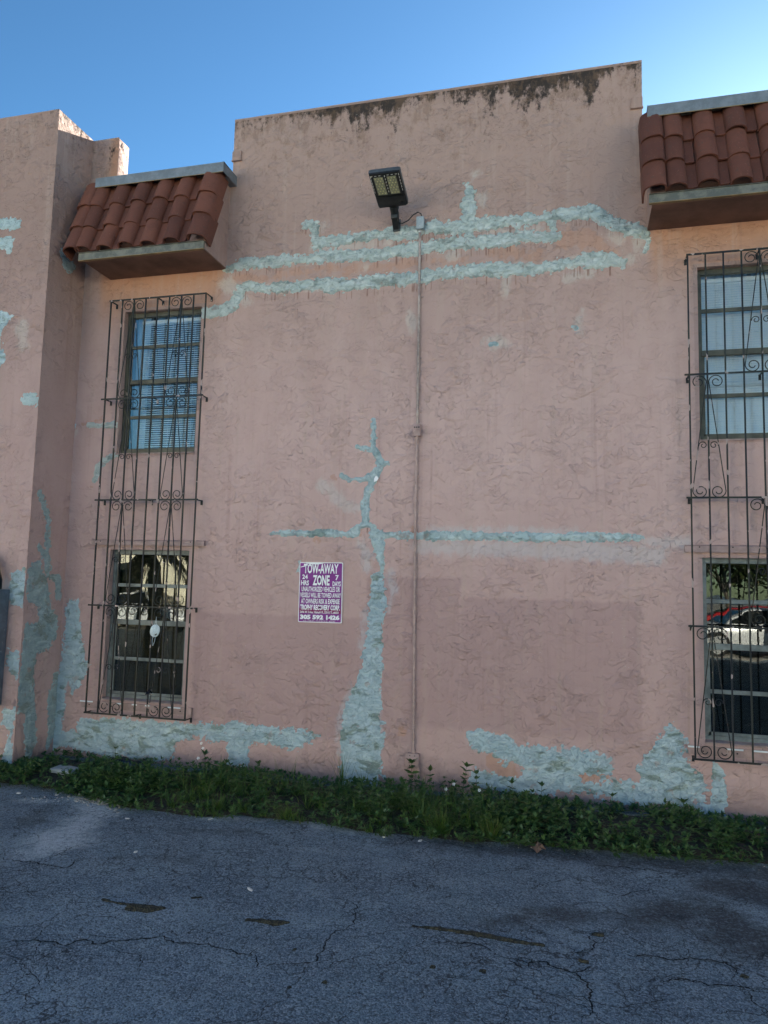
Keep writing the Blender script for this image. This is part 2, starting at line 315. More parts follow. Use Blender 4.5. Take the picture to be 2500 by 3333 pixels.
# ---- repair patches, measured on the wall in metres: 's' = stroke of (x, z, half width), 'p' = outline of (x, z)
WALL_PATCHES = {'upper':[('s',[(-3.703,5.279,0.039),(-3.572,5.295,0.043),(-3.434,5.308,0.055),(-3.176,5.31,0.066),(-2.938,5.297,0.055),(-2.705,5.292,0.054),(-2.557,5.311,0.051),(-2.313,5.288,0.052),(-1.994,5.275,0.069),(-1.759,5.285,0.059),(-1.559,5.297,0.066)]),('s',[(-1.561,5.29,0.074),(-1.443,5.302,0.058),(-1.142,5.312,0.065),(-0.847,5.307,0.069),(-0.558,5.309,0.048),(-0.211,5.305,0.048)]),('s',[(-2.794,5.676,0.023),(-2.669,5.663,0.038)]),('s',[(-2.677,5.672,0.032),(-2.676,5.5,0.046),(-2.66,5.434,0.035)]),('s',[(-2.678,5.468,0.036),(-2.53,5.47,0.049),(-2.238,5.474,0.052),(-1.999,5.482,0.055),(-1.686,5.483,0.066),(-1.577,5.472,0.059)]),('s',[(-1.554,5.485,0.043),(-1.447,5.506,0.066),(-1.145,5.475,0.069),(-0.849,5.491,0.073),(-0.559,5.498,0.046),(-0.275,5.491,0.049),(-0.135,5.506,0.046),(0.141,5.506,0.064),(0.277,5.403,0.06),(0.41,5.316,0.058),(0.543,5.266,0.058),(0.609,5.238,0.033)]),('s',[(-1.084,5.928,0.021),(-1.038,5.836,0.035),(-1.051,5.698,0.059),(-1.053,5.543,0.069),(-1.046,5.31,0.049)]),('s',[(-0.233,5.472,0.039),(-0.23,5.291,0.038)])],'lower_band':[('s',[(-3.917,4.802,0.047),(-3.723,4.81,0.055),(-3.586,4.857,0.054),(-3.535,4.952,0.051),(-3.491,5.048,0.054),(-3.387,5.048,0.057),(-3.163,5.005,0.054),(-2.794,5.008,0.057),(-2.465,4.998,0.076),(-2.303,4.977,0.069),(-1.986,4.99,0.058),(-1.752,4.994,0.061),(-1.56,4.986,0.052)]),('s',[(-1.552,5.004,0.052),(-1.438,5.007,0.066),(-1.138,5.024,0.055),(-0.844,5.009,0.065),(-0.556,4.992,0.067),(-0.343,4.988,0.043),(-0.134,5.0,0.046),(0.072,5.026,0.067),(0.275,5.007,0.069),(0.395,4.967,0.032)])],'mid_crack':[('s',[(-1.984,3.542,0.022),(-1.983,3.417,0.024),(-1.986,3.304,0.026),(-1.958,3.225,0.028),(-1.919,3.145,0.026),(-1.913,3.056,0.028),(-1.963,2.989,0.039),(-1.995,2.878,0.028),(-2.038,2.789,0.028),(-2.053,2.689,0.046),(-2.038,2.577,0.037),(-2.042,2.511,0.043)]),('s',[(-2.048,2.511,0.03),(-2.132,2.45,0.033),(-2.178,2.416,0.026)]),('s',[(-2.036,2.511,0.03),(-1.972,2.467,0.026),(-1.936,2.401,0.03)]),('s',[(-2.151,3.277,0.013),(-2.04,3.255,0.022),(-1.982,3.242,0.024)]),('s',[(-2.306,2.994,0.028),(-2.283,2.982,0.034),(-2.217,2.945,0.02),(-2.101,2.948,0.023),(-1.997,2.967,0.03)]),('s',[(-1.903,3.078,0.018),(-1.835,3.099,0.011)]),('s',[(-3.035,2.399,0.016),(-2.888,2.4,0.026),(-2.671,2.396,0.028),(-2.434,2.403,0.029),(-2.2,2.399,0.03),(-2.131,2.394,0.025)]),('s',[(-1.976,2.395,0.028),(-1.8,2.389,0.024),(-1.632,2.387,0.031),(-1.41,2.381,0.037),(-1.237,2.39,0.033)]),('s',[(-1.315,2.388,0.041),(-0.846,2.387,0.036),(-0.414,2.377,0.036),(0.005,2.384,0.038),(0.291,2.387,0.041),(0.551,2.376,0.023)]),('s',[(-1.913,2.379,0.065),(-1.899,2.302,0.059),(-1.885,2.193,0.039),(-1.865,2.084,0.026),(-1.86,2.003,0.022)])],'column_wash':[('p',[(-1.864,2.023),(-1.835,1.987),(-1.823,1.829),(-1.826,1.66),(-1.836,1.539),(-1.84,1.298),(-1.845,0.94),(-1.832,0.705),(-1.823,0.47),(-1.826,0.121),(-1.872,-0.034),(-2.171,-0.061),(-2.239,0.086),(-2.232,0.204),(-2.229,0.381),(-2.221,0.536),(-2.194,0.681),(-2.147,0.803),(-2.1,0.926),(-2.046,1.048),(-2.045,1.217),(-2.015,1.29),(-2.001,1.472),(-1.987,1.655),(-1.966,1.826),(-1.946,2.01),(-1.889,2.023)]),('s',[(-1.851,0.586,0.022),(-1.795,0.593,0.012)]),('s',[(-1.848,0.469,0.024),(-1.799,0.478,0.017)]),('s',[(-1.877,0.163,0.027),(-1.795,0.089,0.017)])],'bottom_left':[('p',[(-5.149,0.395),(-4.556,0.421),(-3.867,0.442),(-3.59,0.431),(-3.3,0.492),(-3.032,0.46),(-2.598,0.452),(-2.407,0.436),(-2.51,0.351),(-2.719,0.257),(-3.025,0.312),(-3.197,0.309),(-3.202,0.076),(-3.417,0.058),(-3.435,0.281),(-3.791,0.311),(-3.996,0.238),(-4.057,0.09),(-4.194,0.018),(-4.53,0.035),(-4.773,0.022),(-5.023,0.055),(-5.304,0.096),(-5.48,0.125),(-5.489,0.232),(-5.189,0.25),(-5.183,0.34)])],'corner_strip':[('p',[(-5.377,1.661),(-5.29,1.653),(-5.247,1.465),(-5.196,1.216),(-5.144,1.011),(-5.069,0.973),(-5.155,0.825),(-5.275,0.653),(-5.36,0.793),(-5.368,0.585),(-5.38,0.276),(-5.436,0.047),(-5.499,-0.019),(-5.478,0.269),(-5.483,0.703),(-5.44,1.038),(-5.416,1.417),(-5.428,1.575)])],'spots_a':[('s',[(-5.286,3.598,0.02),(-5.086,3.587,0.027),(-4.926,3.587,0.035)])],'spots_b':[('s',[(-5.167,2.982,0.041),(-5.132,3.123,0.039),(-5.023,3.214,0.038),(-4.903,3.259,0.034)])],'spots_c':[('s',[(-5.471,3.604,0.023),(-5.472,3.581,0.02)])],'spots_d':[('s',[(-0.814,4.26,0.02),(-0.771,4.258,0.02)])],'spots_e':[('s',[(-0.038,4.38,0.02),(-0.011,4.354,0.026)])],'bottom_right':[('p',[(-1.004,0.52),(-0.932,0.57),(-0.806,0.561),(-0.752,0.53),(-0.61,0.541),(-0.556,0.484),(-0.434,0.476),(-0.141,0.464),(-0.005,0.475),(0.163,0.454),(0.262,0.42),(0.162,0.37),(0.278,0.329),(0.162,0.286),(0.028,0.241),(0.062,0.202),(0.359,0.22),(0.522,0.234),(0.498,0.315),(0.523,0.4),(0.637,0.509),(0.655,0.643),(0.719,0.631),(0.768,0.751),(0.879,0.725),(0.908,0.53),(0.968,0.388),(1.044,0.264),(1.027,0.15),(0.964,0.079),(0.712,0.071),(0.358,0.054),(0.095,0.096),(-0.073,0.105),(-0.345,0.055),(-0.8,0.047),(-0.944,0.104),(-0.954,0.19),(-0.91,0.229),(-0.766,0.189),(-0.484,0.196),(-0.511,0.297),(-0.661,0.302),(-0.75,0.382),(-0.93,0.402),(-0.985,0.451)])],'bottom_right_strip':[('p',[(1.109,0.448),(1.156,0.46),(1.208,0.376),(1.228,0.249),(1.21,0.103),(1.194,0.021),(1.27,0.013),(1.268,-0.051),(1.116,-0.026),(0.994,0.018),(0.956,0.095),(1.103,0.109),(1.113,0.238)])],'eave_corner':[('s',[(0.618,5.25,0.022),(0.637,5.161,0.02),(0.602,5.067,0.011)])]}
SIDE_PATCHES = {'side_crack':[('s',[(-0.444,2.213,0.018),(-0.343,2.125,0.044),(-0.295,2.08,0.043),(-0.28,2.009,0.038),(-0.287,1.914,0.043)]),('s',[(-0.477,2.772,0.027),(-0.403,2.615,0.031),(-0.333,2.518,0.031),(-0.312,2.249,0.036),(-0.3,2.043,0.041)]),('s',[(-0.251,1.897,0.035),(-0.109,1.882,0.039),(-0.1,1.797,0.038),(-0.081,1.689,0.044)])],'side_wash':[('p',[(-0.504,2.071),(-0.404,2.064),(-0.378,1.971),(-0.258,1.797),(-0.2,1.56),(-0.084,1.461),(-0.054,1.34),(-0.176,1.146),(-0.357,1.102),(-0.384,0.877),(-0.361,0.647),(-0.304,0.412),(-0.281,0.181),(-0.362,0.018),(-0.433,0.011),(-0.482,0.496),(-0.586,0.524),(-0.592,0.734),(-0.584,1.121),(-0.565,1.399),(-0.39,1.426),(-0.406,1.588),(-0.559,1.659),(-0.574,1.966)])],'side_back':[('p',[(-0.093,0.845),(-0.008,0.883),(0.045,0.354),(-0.021,0.131),(-0.104,0.089),(-0.14,0.617)])],'side_eave':[('s',[(-0.392,5.413,0.058),(-0.314,5.551,0.024)]),('s',[(-0.392,5.413,0.051),(-0.309,5.322,0.058),(-0.201,5.363,0.034)])]}
FRONT_PATCHES = {'front_a':[('p',[(-5.646,1.916),(-5.476,1.988),(-5.453,1.796),(-5.473,1.558),(-5.536,1.59),(-5.648,1.632),(-5.655,1.791)])],'front_b':[('p',[(-5.62,1.16),(-5.484,1.144),(-5.481,0.877),(-5.544,0.907),(-5.631,0.98),(-5.641,1.092)])],'front_c':[('p',[(-5.605,0.539),(-5.487,0.569),(-5.486,0.404),(-5.484,0.078),(-5.471,-0.072),(-5.616,-0.084),(-5.704,0.006),(-5.59,0.07),(-5.534,0.346),(-5.633,0.405)])],'front_d':[('s',[(-6.231,5.747,0.059),(-5.909,5.72,0.056)])],'front_e':[('s',[(-6.21,5.515,0.058),(-5.99,5.5,0.051),(-5.99,5.418,0.025)])],'front_f':[('p',[(-6.171,4.781),(-5.966,4.742),(-5.89,4.687),(-5.938,4.591),(-6.003,4.509),(-5.984,4.299),(-5.944,4.175),(-5.997,4.128),(-6.116,4.184)])],'front_g':[('s',[(-5.627,3.761,0.051),(-5.544,3.758,0.069),(-5.488,3.743,0.057)])]}
SALMON = [('s',[(-3.565,5.154,0.052),(-3.168,5.12,0.043),(-2.967,5.169,0.049),(-2.552,5.165,0.043),(-2.26,5.14,0.058),(-1.911,5.141,0.058),(-1.586,5.144,0.043)]),('s',[(-1.41,5.159,0.036),(-1.066,5.143,0.051)]),('s',[(-0.816,5.166,0.058),(-0.629,5.179,0.065),(-0.414,5.114,0.06),(-0.274,5.176,0.043)]),('s',[(-0.135,5.267,0.087),(0.072,5.247,0.104),(0.208,5.16,0.072),(0.342,5.089,0.045)]),('s',[(-2.085,2.411,0.038)]),('s',[(-2.395,2.995,0.038)]),('s',[(-2.55,2.329,0.044)]),('s',[(-1.544,2.447,0.043)]),('s',[(-1.474,2.264,0.038)]),('s',[(-1.615,0.509,0.043)]),('s',[(-0.75,0.329,0.082),(-0.607,0.22,0.095)]),('s',[(0.917,0.075,0.032)]),('s',[(-5.364,3.622,0.027),(-5.139,3.633,0.02)]),('s',[(-5.236,2.917,0.022)]),('s',[(-0.226,0.27,0.076),(0.195,0.272,0.057)])]
PALE = [('s',[(-0.941,5.778,0.058),(-0.925,5.715,0.052)]),('s',[(-0.988,6.018,0.043)]),('s',[(0.316,5.252,0.051),(0.383,5.202,0.045)]),('s',[(0.542,5.186,0.072),(0.594,5.065,0.036)]),('s',[(0.501,4.987,0.065)]),('s',[(-0.093,4.863,0.058),(0.112,4.89,0.058)]),('s',[(-0.67,4.912,0.053),(-0.668,4.747,0.031)]),('s',[(-1.215,5.188,0.074)]),('s',[(-0.848,5.383,0.058),(-0.558,5.384,0.058),(-0.359,5.379,0.043)]),('s',[(-0.865,4.313,0.043),(-0.778,4.277,0.08),(-0.65,4.24,0.036)]),('s',[(0.044,4.531,0.02),(0.003,4.433,0.042),(0.016,4.302,0.037)]),('s',[(-2.585,5.638,0.058)]),('s',[(-1.62,4.589,0.072),(-1.602,4.45,0.052)]),('s',[(-2.676,5.403,0.077),(-2.236,5.393,0.051),(-1.839,5.387,0.036)]),('s',[(-2.975,5.365,0.034)]),('s',[(-2.117,5.143,0.052)]),('s',[(-3.685,5.097,0.096),(-3.414,4.877,0.052)]),('s',[(-2.499,2.905,0.07),(-2.256,2.689,0.076),(-2.092,2.655,0.043)]),('s',[(-2.082,2.312,0.054),(-2.01,2.191,0.065),(-2.018,2.082,0.054)]),('s',[(-1.384,2.428,0.054),(-0.629,2.432,0.045),(0.005,2.427,0.036)]),('s',[(0.61,2.356,0.054),(0.921,2.33,0.063)]),('s',[(-1.519,2.282,0.068),(-0.801,2.268,0.081),(0.005,2.256,0.094),(0.687,2.223,0.094)]),('s',[(-1.775,2.025,0.037),(-1.746,1.844,0.041),(-1.791,1.661,0.024)]),('s',[(-2.012,1.629,0.025),(-2.044,1.41,0.034),(-2.047,1.289,0.024)]),('s',[(-2.125,0.924,0.037),(-2.208,0.704,0.043),(-2.239,0.499,0.037),(-2.238,0.262,0.031)]),('s',[(-0.141,0.413,0.076),(0.229,0.409,0.063)]),('s',[(0.604,0.357,0.098)]),('s',[(-5.467,3.515,0.035)]),('s',[(-0.964,0.224,0.049)])]
# ------------------------------------------------------------------ the building
XL,XR=-3.668,.595          # middle bay
CX,CY=-5.478,-.595         # pilaster corner
TOP=6.976
bld=thing('apartment_building','pink stuccoed two storey building with grey-blue cement repairs and red tiled eaves','building',(-1.5,0,0))
bld.location=(0,0,0)
WIN=[(-4.916,3.262,'up'),(-4.916,.625,'low'),(1.055,3.262,'up'),(1.055,.625,'low')]; WW=.958
WH={'up':1.612,'low':1.590}
def grid(a,b,step,marks=()):
    xs=[a]+sorted({m for m in marks if a<m<b})+[b]; o=[]
    for p,q in zip(xs[:-1],xs[1:]):
        n=max(1,int(round((q-p)/step))); o+=list(np.linspace(p,q,n,endpoint=False))
    return np.array(o+[b])
def sheet(name,us,vs,mp,mat,keep=None,attrs=None,parent=None,edge=None):
    U,V=np.meshgrid(us,vs,indexing='ij'); H=bump_h(U,V)
    if edge is not None: H=H*edge(U,V)
    X,Y,Z=mp(U,V,H); n,m=U.shape
    idx=np.arange(n*m).reshape(n,m)
    F=np.stack([idx[:-1,:-1],idx[1:,:-1],idx[1:,1:],idx[:-1,1:]],-1).reshape(-1,4)
    uc=(U[:-1,:-1]+U[1:,1:]).ravel()/2; vc=(V[:-1,:-1]+V[1:,1:]).ravel()/2
    if keep is not None: F=F[keep(uc,vc)]
    used=np.unique(F); re=np.full(n*m,-1); re[used]=np.arange(len(used))
    P=np.stack([X.ravel(),Y.ravel(),Z.ravel()],1)[used]
    at={k:f(U,V).ravel()[used] for k,f in (attrs or {}).items()}
    me=npmesh(name,P,re[F],mat,at,True); return link(name,me,parent)
def pale_attr(U,V):
    a=np.clip(.5-sdf(PALE,U,V)/.16,0,1); allp=[q for kk in ('upper','lower_band','mid_crack','column_wash','bottom_left','bottom_right','corner_strip') for q in WALL_PATCHES[kk]]
    return np.maximum(a,np.clip(.46-np.maximum(sdf(allp,U,V),0)/.11,0,1)*(.6+.8*np.clip(.5+fbm(U,V,2.2,3,6),0,1)))
def mask_attr(prims,wd): return lambda U,V: np.clip(.5-sdf(prims,U,V)/wd,0,1)
wallmap=lambda U,V,H:(U,-.008-H,V)
def keepwall(u,v):
    k=(v<6.285)|((u<-5.128)&(v<TOP))|((u>XL)&(u<XR)&(v<TOP))
    for x,z,kd in WIN: k&=~((u>x)&(u<x+WW)&(v>z)&(v<z+WH[kd]))
    return k
def shifted(prims,dz): return [(k,[(p[0],p[1]-dz)+tuple(p[2:]) for p in pp]) for k,pp in prims]
DRIP=shifted(WALL_PATCHES['upper'],.06)+shifted(WALL_PATCHES['lower_band'],.07)+shifted(WALL_PATCHES['mid_crack'][:1]+WALL_PATCHES['mid_crack'][5:6],.05)
us=grid(CX,3.2,.03,[-5.128,XL,XR]+[x for x,_,_ in WIN]+[x+WW for x,_,_ in WIN])
vs=grid(-.25,TOP,.03,[6.285]+[z for _,z,_ in WIN]+[z+WH[k] for _,z,k in WIN])
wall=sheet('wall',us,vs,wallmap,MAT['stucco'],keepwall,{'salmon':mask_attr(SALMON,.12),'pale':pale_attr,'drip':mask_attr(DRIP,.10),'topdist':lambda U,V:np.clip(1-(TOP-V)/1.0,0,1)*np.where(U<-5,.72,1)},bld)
sidemap=lambda U,V,H:(CX+.008+H,U,V); frontmap=lambda U,V,H:(U,CY-.008-H,V)
edge_s=lambda U,V:sstep(0,.05,U-CY)
edge_f=lambda U,V:sstep(0,.05,CX-U)
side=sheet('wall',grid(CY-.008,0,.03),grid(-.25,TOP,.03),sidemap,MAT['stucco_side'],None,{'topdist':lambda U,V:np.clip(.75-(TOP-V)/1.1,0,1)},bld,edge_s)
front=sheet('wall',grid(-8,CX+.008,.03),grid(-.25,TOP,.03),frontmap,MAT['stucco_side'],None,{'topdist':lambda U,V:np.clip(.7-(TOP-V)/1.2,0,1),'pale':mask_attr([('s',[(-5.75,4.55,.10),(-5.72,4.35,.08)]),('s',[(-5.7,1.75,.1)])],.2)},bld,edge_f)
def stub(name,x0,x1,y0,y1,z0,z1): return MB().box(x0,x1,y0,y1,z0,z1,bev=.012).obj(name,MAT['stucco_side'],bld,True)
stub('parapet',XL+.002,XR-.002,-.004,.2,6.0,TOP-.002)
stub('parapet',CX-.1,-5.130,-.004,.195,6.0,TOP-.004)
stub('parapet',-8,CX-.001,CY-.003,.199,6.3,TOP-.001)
# rough coping line: lumps of old render along the tops
def ragged(x0,x1,y,zt,seed):
    n=int((x1-x0)/.012); xs=np.linspace(x0,x1,n); h=.004+.006*np.abs(fbm(xs,xs*0+seed,6,4,seed%6)); v=[];f=[]
    for i,x in enumerate(xs): v+=[(x,y,zt-.02),(x,y-.004,zt+h[i]*.6),(x,y+.05,zt+h[i]),(x,y+.15,zt-.01)]
    for i in range(n-1):
        for j in range(3): a=i*4+j; f.append((a,a+4,a+5,a+1))
    return MB().add(v,f).obj('coping',MAT['stucco'] if False else MAT['stucco_side'],bld,True)
ragged(XL,XR,-.010,TOP,3)
ragged(-8,CX,CY-.006,TOP,5)
# the rest of the block
b=MB(); b.box(-14,12,.21,12,5.95,6.1).obj('roof_deck',MAT['room'],bld)
b=MB(); b.box(-14,-8.002,-.6,-.3,-.2,6.6); b.box(3.202,12,-.001,.2,-.2,6.28); b.box(-14,-13.8,-.3,12,-.2,6.2); b.box(11.8,12,.2,12,-.2,6.2); b.box(-13.8,11.8,11.8,12,-.2,6.2)
b.box(-5.126,XL,.002,.2,4.9,6.28); b.box(XR,3.2,.002,.2,4.9,6.28); b.box(-8,-5.13,.0,.2,-.2,6.0); b.box(XL-.28,1.05,.004,.2,-.2,5.99)
b.obj('outer_wall',MAT['stucco_side'],bld)
b=MB(); b.box(-5.129,-5.04,.19,.20,5.9,6.19).obj('roof_curb',MAT['room'],bld)

def patch(name,prims,mp,mat,parent,th=.008,rag=.022,step=.010,seed=0,base=bump_h):
    pts=[(p[0],p[1],(p[2] if len(p)>2 else 0)) for _,pp in prims for p in pp]
    u0=min(p[0]-p[2] for p in pts)-.06;u1=max(p[0]+p[2] for p in pts)+.06;v0=min(p[1]-p[2] for p in pts)-.06;v1=max(p[1]+p[2] for p in pts)+.06
    us=np.arange(u0,u1,step);vs_=np.arange(v0,v1,step); U,V=np.meshgrid(us,vs_,indexing='ij')
    D=sdf(prims,U,V)-.35*rag+rag*1.3*fbm(U,V,8,3,seed)+rag*1.8*fbm(U,V,36,3,seed+3)
    H=base(U,V); inn=sstep(.004,-.012,D); q=np.abs(fbm(U,V*1.8,9,4,seed+1)); r=fbm(U,V*1.5,22,3,seed+2)
    P=th*inn+ (th*.75*sstep(.05,.14,q)+th*.6*r)*inn*sstep(0,-.03,D)-.004*(1-inn)
    X,Y,Z=mp(U,V,H+P); n,m=U.shape; idx=np.arange(n*m).reshape(n,m)
    c=np.minimum(np.minimum(D[:-1,:-1],D[1:,:-1]),np.minimum(D[1:,1:],D[:-1,1:]))<.006
    if mp is wallmap:
        uc=(U[:-1,:-1]+U[1:,1:])/2; vc=(V[:-1,:-1]+V[1:,1:])/2; c&=keepwall(uc,vc)&(uc>CX)
    if mp is sidemap: c&=((U[:-1,:-1]+U[1:,1:])/2>CY-.005)&((U[:-1,:-1]+U[1:,1:])/2<0)
    if mp is frontmap: c&=((U[:-1,:-1]+U[1:,1:])/2<CX+.006)
    F=np.stack([idx[:-1,:-1],idx[1:,:-1],idx[1:,1:],idx[:-1,1:]],-1)[c]
    if len(F)==0: return
    used=np.unique(F); re=np.full(n*m,-1); re[used]=np.arange(len(used))
    me=npmesh('cement_patch',np.stack([X.ravel(),Y.ravel(),Z.ravel()],1)[used],re[F],mat,{},True); return link('cement_patch',me,parent)
look={'upper':('cement_up',.010,.024),'lower_band':('cement_up',.010,.022),'mid_crack':('cement_mid',.009,.014),'column_wash':('cement_low',.004,.020),
 'bottom_left':('cement_low',.004,.030),'corner_strip':('cement_low',.004,.022),'bottom_right':('cement_low',.004,.034),'bottom_right_strip':('cement_low',.004,.016),
 'spots_a':('cement_up',.007,.012),'spots_b':('cement_up',.007,.014),'spots_c':('cement_low',.003,.008),'spots_d':('cement_mid',.004,.012),'spots_e':('cement_mid',.006,.014),'eave_corner':('cement_up',.004,.016)}
plab={'upper':'two storey joint repair band with upright stubs','lower_band':'long stepped repair band under the upper one','mid_crack':'blue-green repair along a branching crack','column_wash':'wide pale blue skim coat running down to the ground','bottom_left':'pale blue skim coat along the foot of the wall at left','bottom_right':'pale blue skim coat along the foot of the wall at right'}
for i,(kname,pr) in enumerate(WALL_PATCHES.items()):
    mt,th,rag=look[kname]; o=patch(kname,pr,wallmap,MAT[mt],wall,th,rag,.010,i)
    if o is not None and kname in plab: o['label']=plab[kname]
edge0=lambda U,V:bump_h(U,V)*edge_s(U,V); edge1=lambda U,V:bump_h(U,V)*edge_f(U,V)
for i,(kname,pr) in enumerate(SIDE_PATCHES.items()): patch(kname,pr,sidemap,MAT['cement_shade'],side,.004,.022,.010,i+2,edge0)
for i,(kname,pr) in enumerate(FRONT_PATCHES.items()): patch(kname,pr,frontmap,MAT['cement_mid' if kname in('front_d','front_e','front_g') else 'cement_low'],front,.005,.022,.010,i+1,edge1)
# a curled white flake beside the crack, small scupper plates
flake=MB().prism([(-2.03,2.905),(-1.975,2.93),(-1.955,2.965),(-1.975,3.0),(-2.005,3.005),(-2.03,2.96)],'y',-.035,-.028).obj('loose_flake',MAT['white'],wall,loc=(.79,.0,1.19)); flake.scale=(.6,1,.6); flake.location=(-.74,0,1.17)
for x0 in (-3.672,.494):
    m=MB(); m.box(x0,x0+.104,-.030,-.004,6.492,6.60,bev=.004); m.box(x0-.006,x0+.110,-.036,-.004,6.486,6.496); m.obj('scupper_plate',MAT['stucco_side'],bld)

# windows ------------------------------------------------------------
def window(x,z,kind):
    H=WH[kind]; x1=x+WW; z1=z+H; fm=MAT['frame_up'] if kind=='up' else MAT['frame_low']
    y0,y1=.062,.105; f=.035
    m=MB(); m.box(x,x+f,y0,y1,z,z1); m.box(x1-f,x1,y0,y1,z,z1); m.box(x+f,x1-f,y0-.004,y1,z1-.05,z1); m.box(x+f,x1-f,y0-.006,y1,z,z+.045)
    m.box(x+f,x+f+.012,y0+.014,y1,z+.045,z1-.05); m.box(x1-f-.012,x1-f,y0+.014,y1,z+.045,z1-.05)
    win=m.obj('window',fm,bld)
    win['label']={'up':'upper','low':'lower'}[kind]+' window '+('behind the left grille' if x<0 else 'behind the right grille')
    mz=[z+H*.263,z+H*.509,z+H*.758]; zc=mz[1]
    # upper sash forward, lower sash set back
    for q,zz in enumerate(mz):
        hh=.018 if q!=1 else .026; yy=(.078,.100) if q==2 else ((.066,.104) if q==1 else (.090,.112))
        MB().box(x+f+.004,x1-f-.004,yy[0],yy[1],zz-hh,zz+hh,bev=.003).obj('glazing_bar' if q!=1 else 'meeting_rail',fm,win)
    m=MB(); m.box(x+f+.012,x+f+.032,.088,.112,z+.045,zc-.026); m.box(x1-f-.032,x1-f-.012,.088,.112,z+.045,zc-.026); m.box(x+f+.012,x1-f-.012,.088,.112,z+.045,z+.072); m.obj('sash',fm,win)
    zz=[z+.045]+mz+[z1-.05]
    for i in range(4):
        yy=.090 if i>=2 else .100; MB().box(x+f+.006,x1-f-.006,yy,yy+.001,zz[i]+.006,zz[i+1]-.006).obj('pane',MAT['glass_up' if kind=='up' else 'glass_low'],win)
        o=win.children[-1]; me=o.data
    # reveal: plastered returns of the opening
    m=MB(); t=.004; m.box(x-.03,x+t,-.010,.2,z-.03,z1+.03); m.box(x1-t,x1+.03,-.010,.2,z-.03,z1+.03); m.box(x+t,x1-t,-.010,.2,z1-t,z1+.03); m.box(x+t,x1-t,-.010,.2,z-.03,z+t)
    m.obj('reveal',MAT['stucco_side'],win)
    m=MB(); m.prism([(-.030,z-.012),(.06,z+.002),(.06,z+.012),(-.030,z+.001)],'x',x+.002,x1-.002); m.obj('sill',MAT['sill'],win)
    m=MB(); Y=1.6; m.box(x-.3,x1+.3,Y,Y+.02,z-.3,z1+.3); m.box(x-.32,x-.3,.2,Y,z-.3,z1+.3); m.box(x1+.3,x1+.32,.2,Y,z-.3,z1+.3); m.box(x-.3,x1+.3,.2,Y,z1+.3,z1+.32); m.box(x-.3,x1+.3,.2,Y,z-.32,z-.3)
    m.obj('interior',MAT['room'],win)
    return win
for x,z,k_ in WIN: window(x,z,k_)
def blind(x,z,kind,label,mat,x0o=.05,x1o=.05,zlo=.05,tilt=35,pitch=.0245,wd=.027,shift=.0):
    H=WH[kind]; xa,xb=x+x0o,x+WW-x1o; zt=z+H-.06
    t=thing('window_blind',label,'blind',((xa+xb)/2,.17,z))
    L=xb-xa; hr=MB().box(-L/2,L/2,-.02,.02,0,.035).obj('headrail',mat,t,loc=(0,0,zt-z-.035))
    m=MB(); n=5; c,s=math.cos(R(tilt)),math.sin(R(tilt)); v=[]
    for X in (-L/2,L/2):
        for i in range(n):
            a=-wd/2+wd*i/(n-1); bow=.002*(1-(2*i/(n-1)-1)**2)
            v.append((X,a*c-bow*s,a*s+bow*c))
    m.add(v,[(i,i+1,n+i+1,n+i) for i in range(n-1)]); me=m.mesh('slat',mat,True)
    zc=zt-z-.05; k=0
    while zc>zlo:
        link('slat',me,t,(0,0,zc),(0,R(rnd.uniform(-.12,.12)),0)); zc-=pitch
    MB().box(-L/2,L/2,-.012,.012,0,.016).obj('bottom_rail',mat,t,loc=(0,0,zlo-.02))
    m=MB()
    for q in (-.36,0,.36): m.tube([(q*L,-.015,zlo-.01),(q*L,-.015,zt-z-.02)],.0012,4)
    m.obj('ladder_cord',mat,t); return t
blind(-4.916,3.262,'up','half open pale slatted blind in the upper left window',MAT['blind_white'],.13,.05,.09,38)
blind(1.055,3.262,'up','closed pale slatted blind in the upper right window',MAT['blind_white'],.05,.03,.03,58,.023)
blind(-4.916,.625,'low','drawn dark brown blind in the lower left window',MAT['blind_brown'],.045,.045,.03,66,.046,.052)
blind(1.055,.625,'low','drawn dark brown blind in the lower right window, nearly black',MAT['dark'],.045,.045,.03,70,.046,.052)
def curtain(x0,x1,z0,z1,label,mat,y=.24):
    n=40; v=[];f=[]
    for i in range(n+1):
        a=x0+(x1-x0)*i/n; yy=y+.012*math.sin(i*1.9)+.006*math.sin(i*.7); v+=[(a,yy,z0),(a,yy,z1)]
    for i in range(n): f.append((2*i,2*i+2,2*i+3,2*i+1))
    o=MB().add(v,f).obj('curtain',mat,None,True); tag(o,label,'curtain'); return o
curtain(-4.90,-4.74,3.2,4.9,'pale curtain edge left of the blind in the upper left window',MAT['curtain'])
curtain(1.0,2.1,3.2,4.9,'white curtain behind the blind of the upper right window',MAT['curtain'])
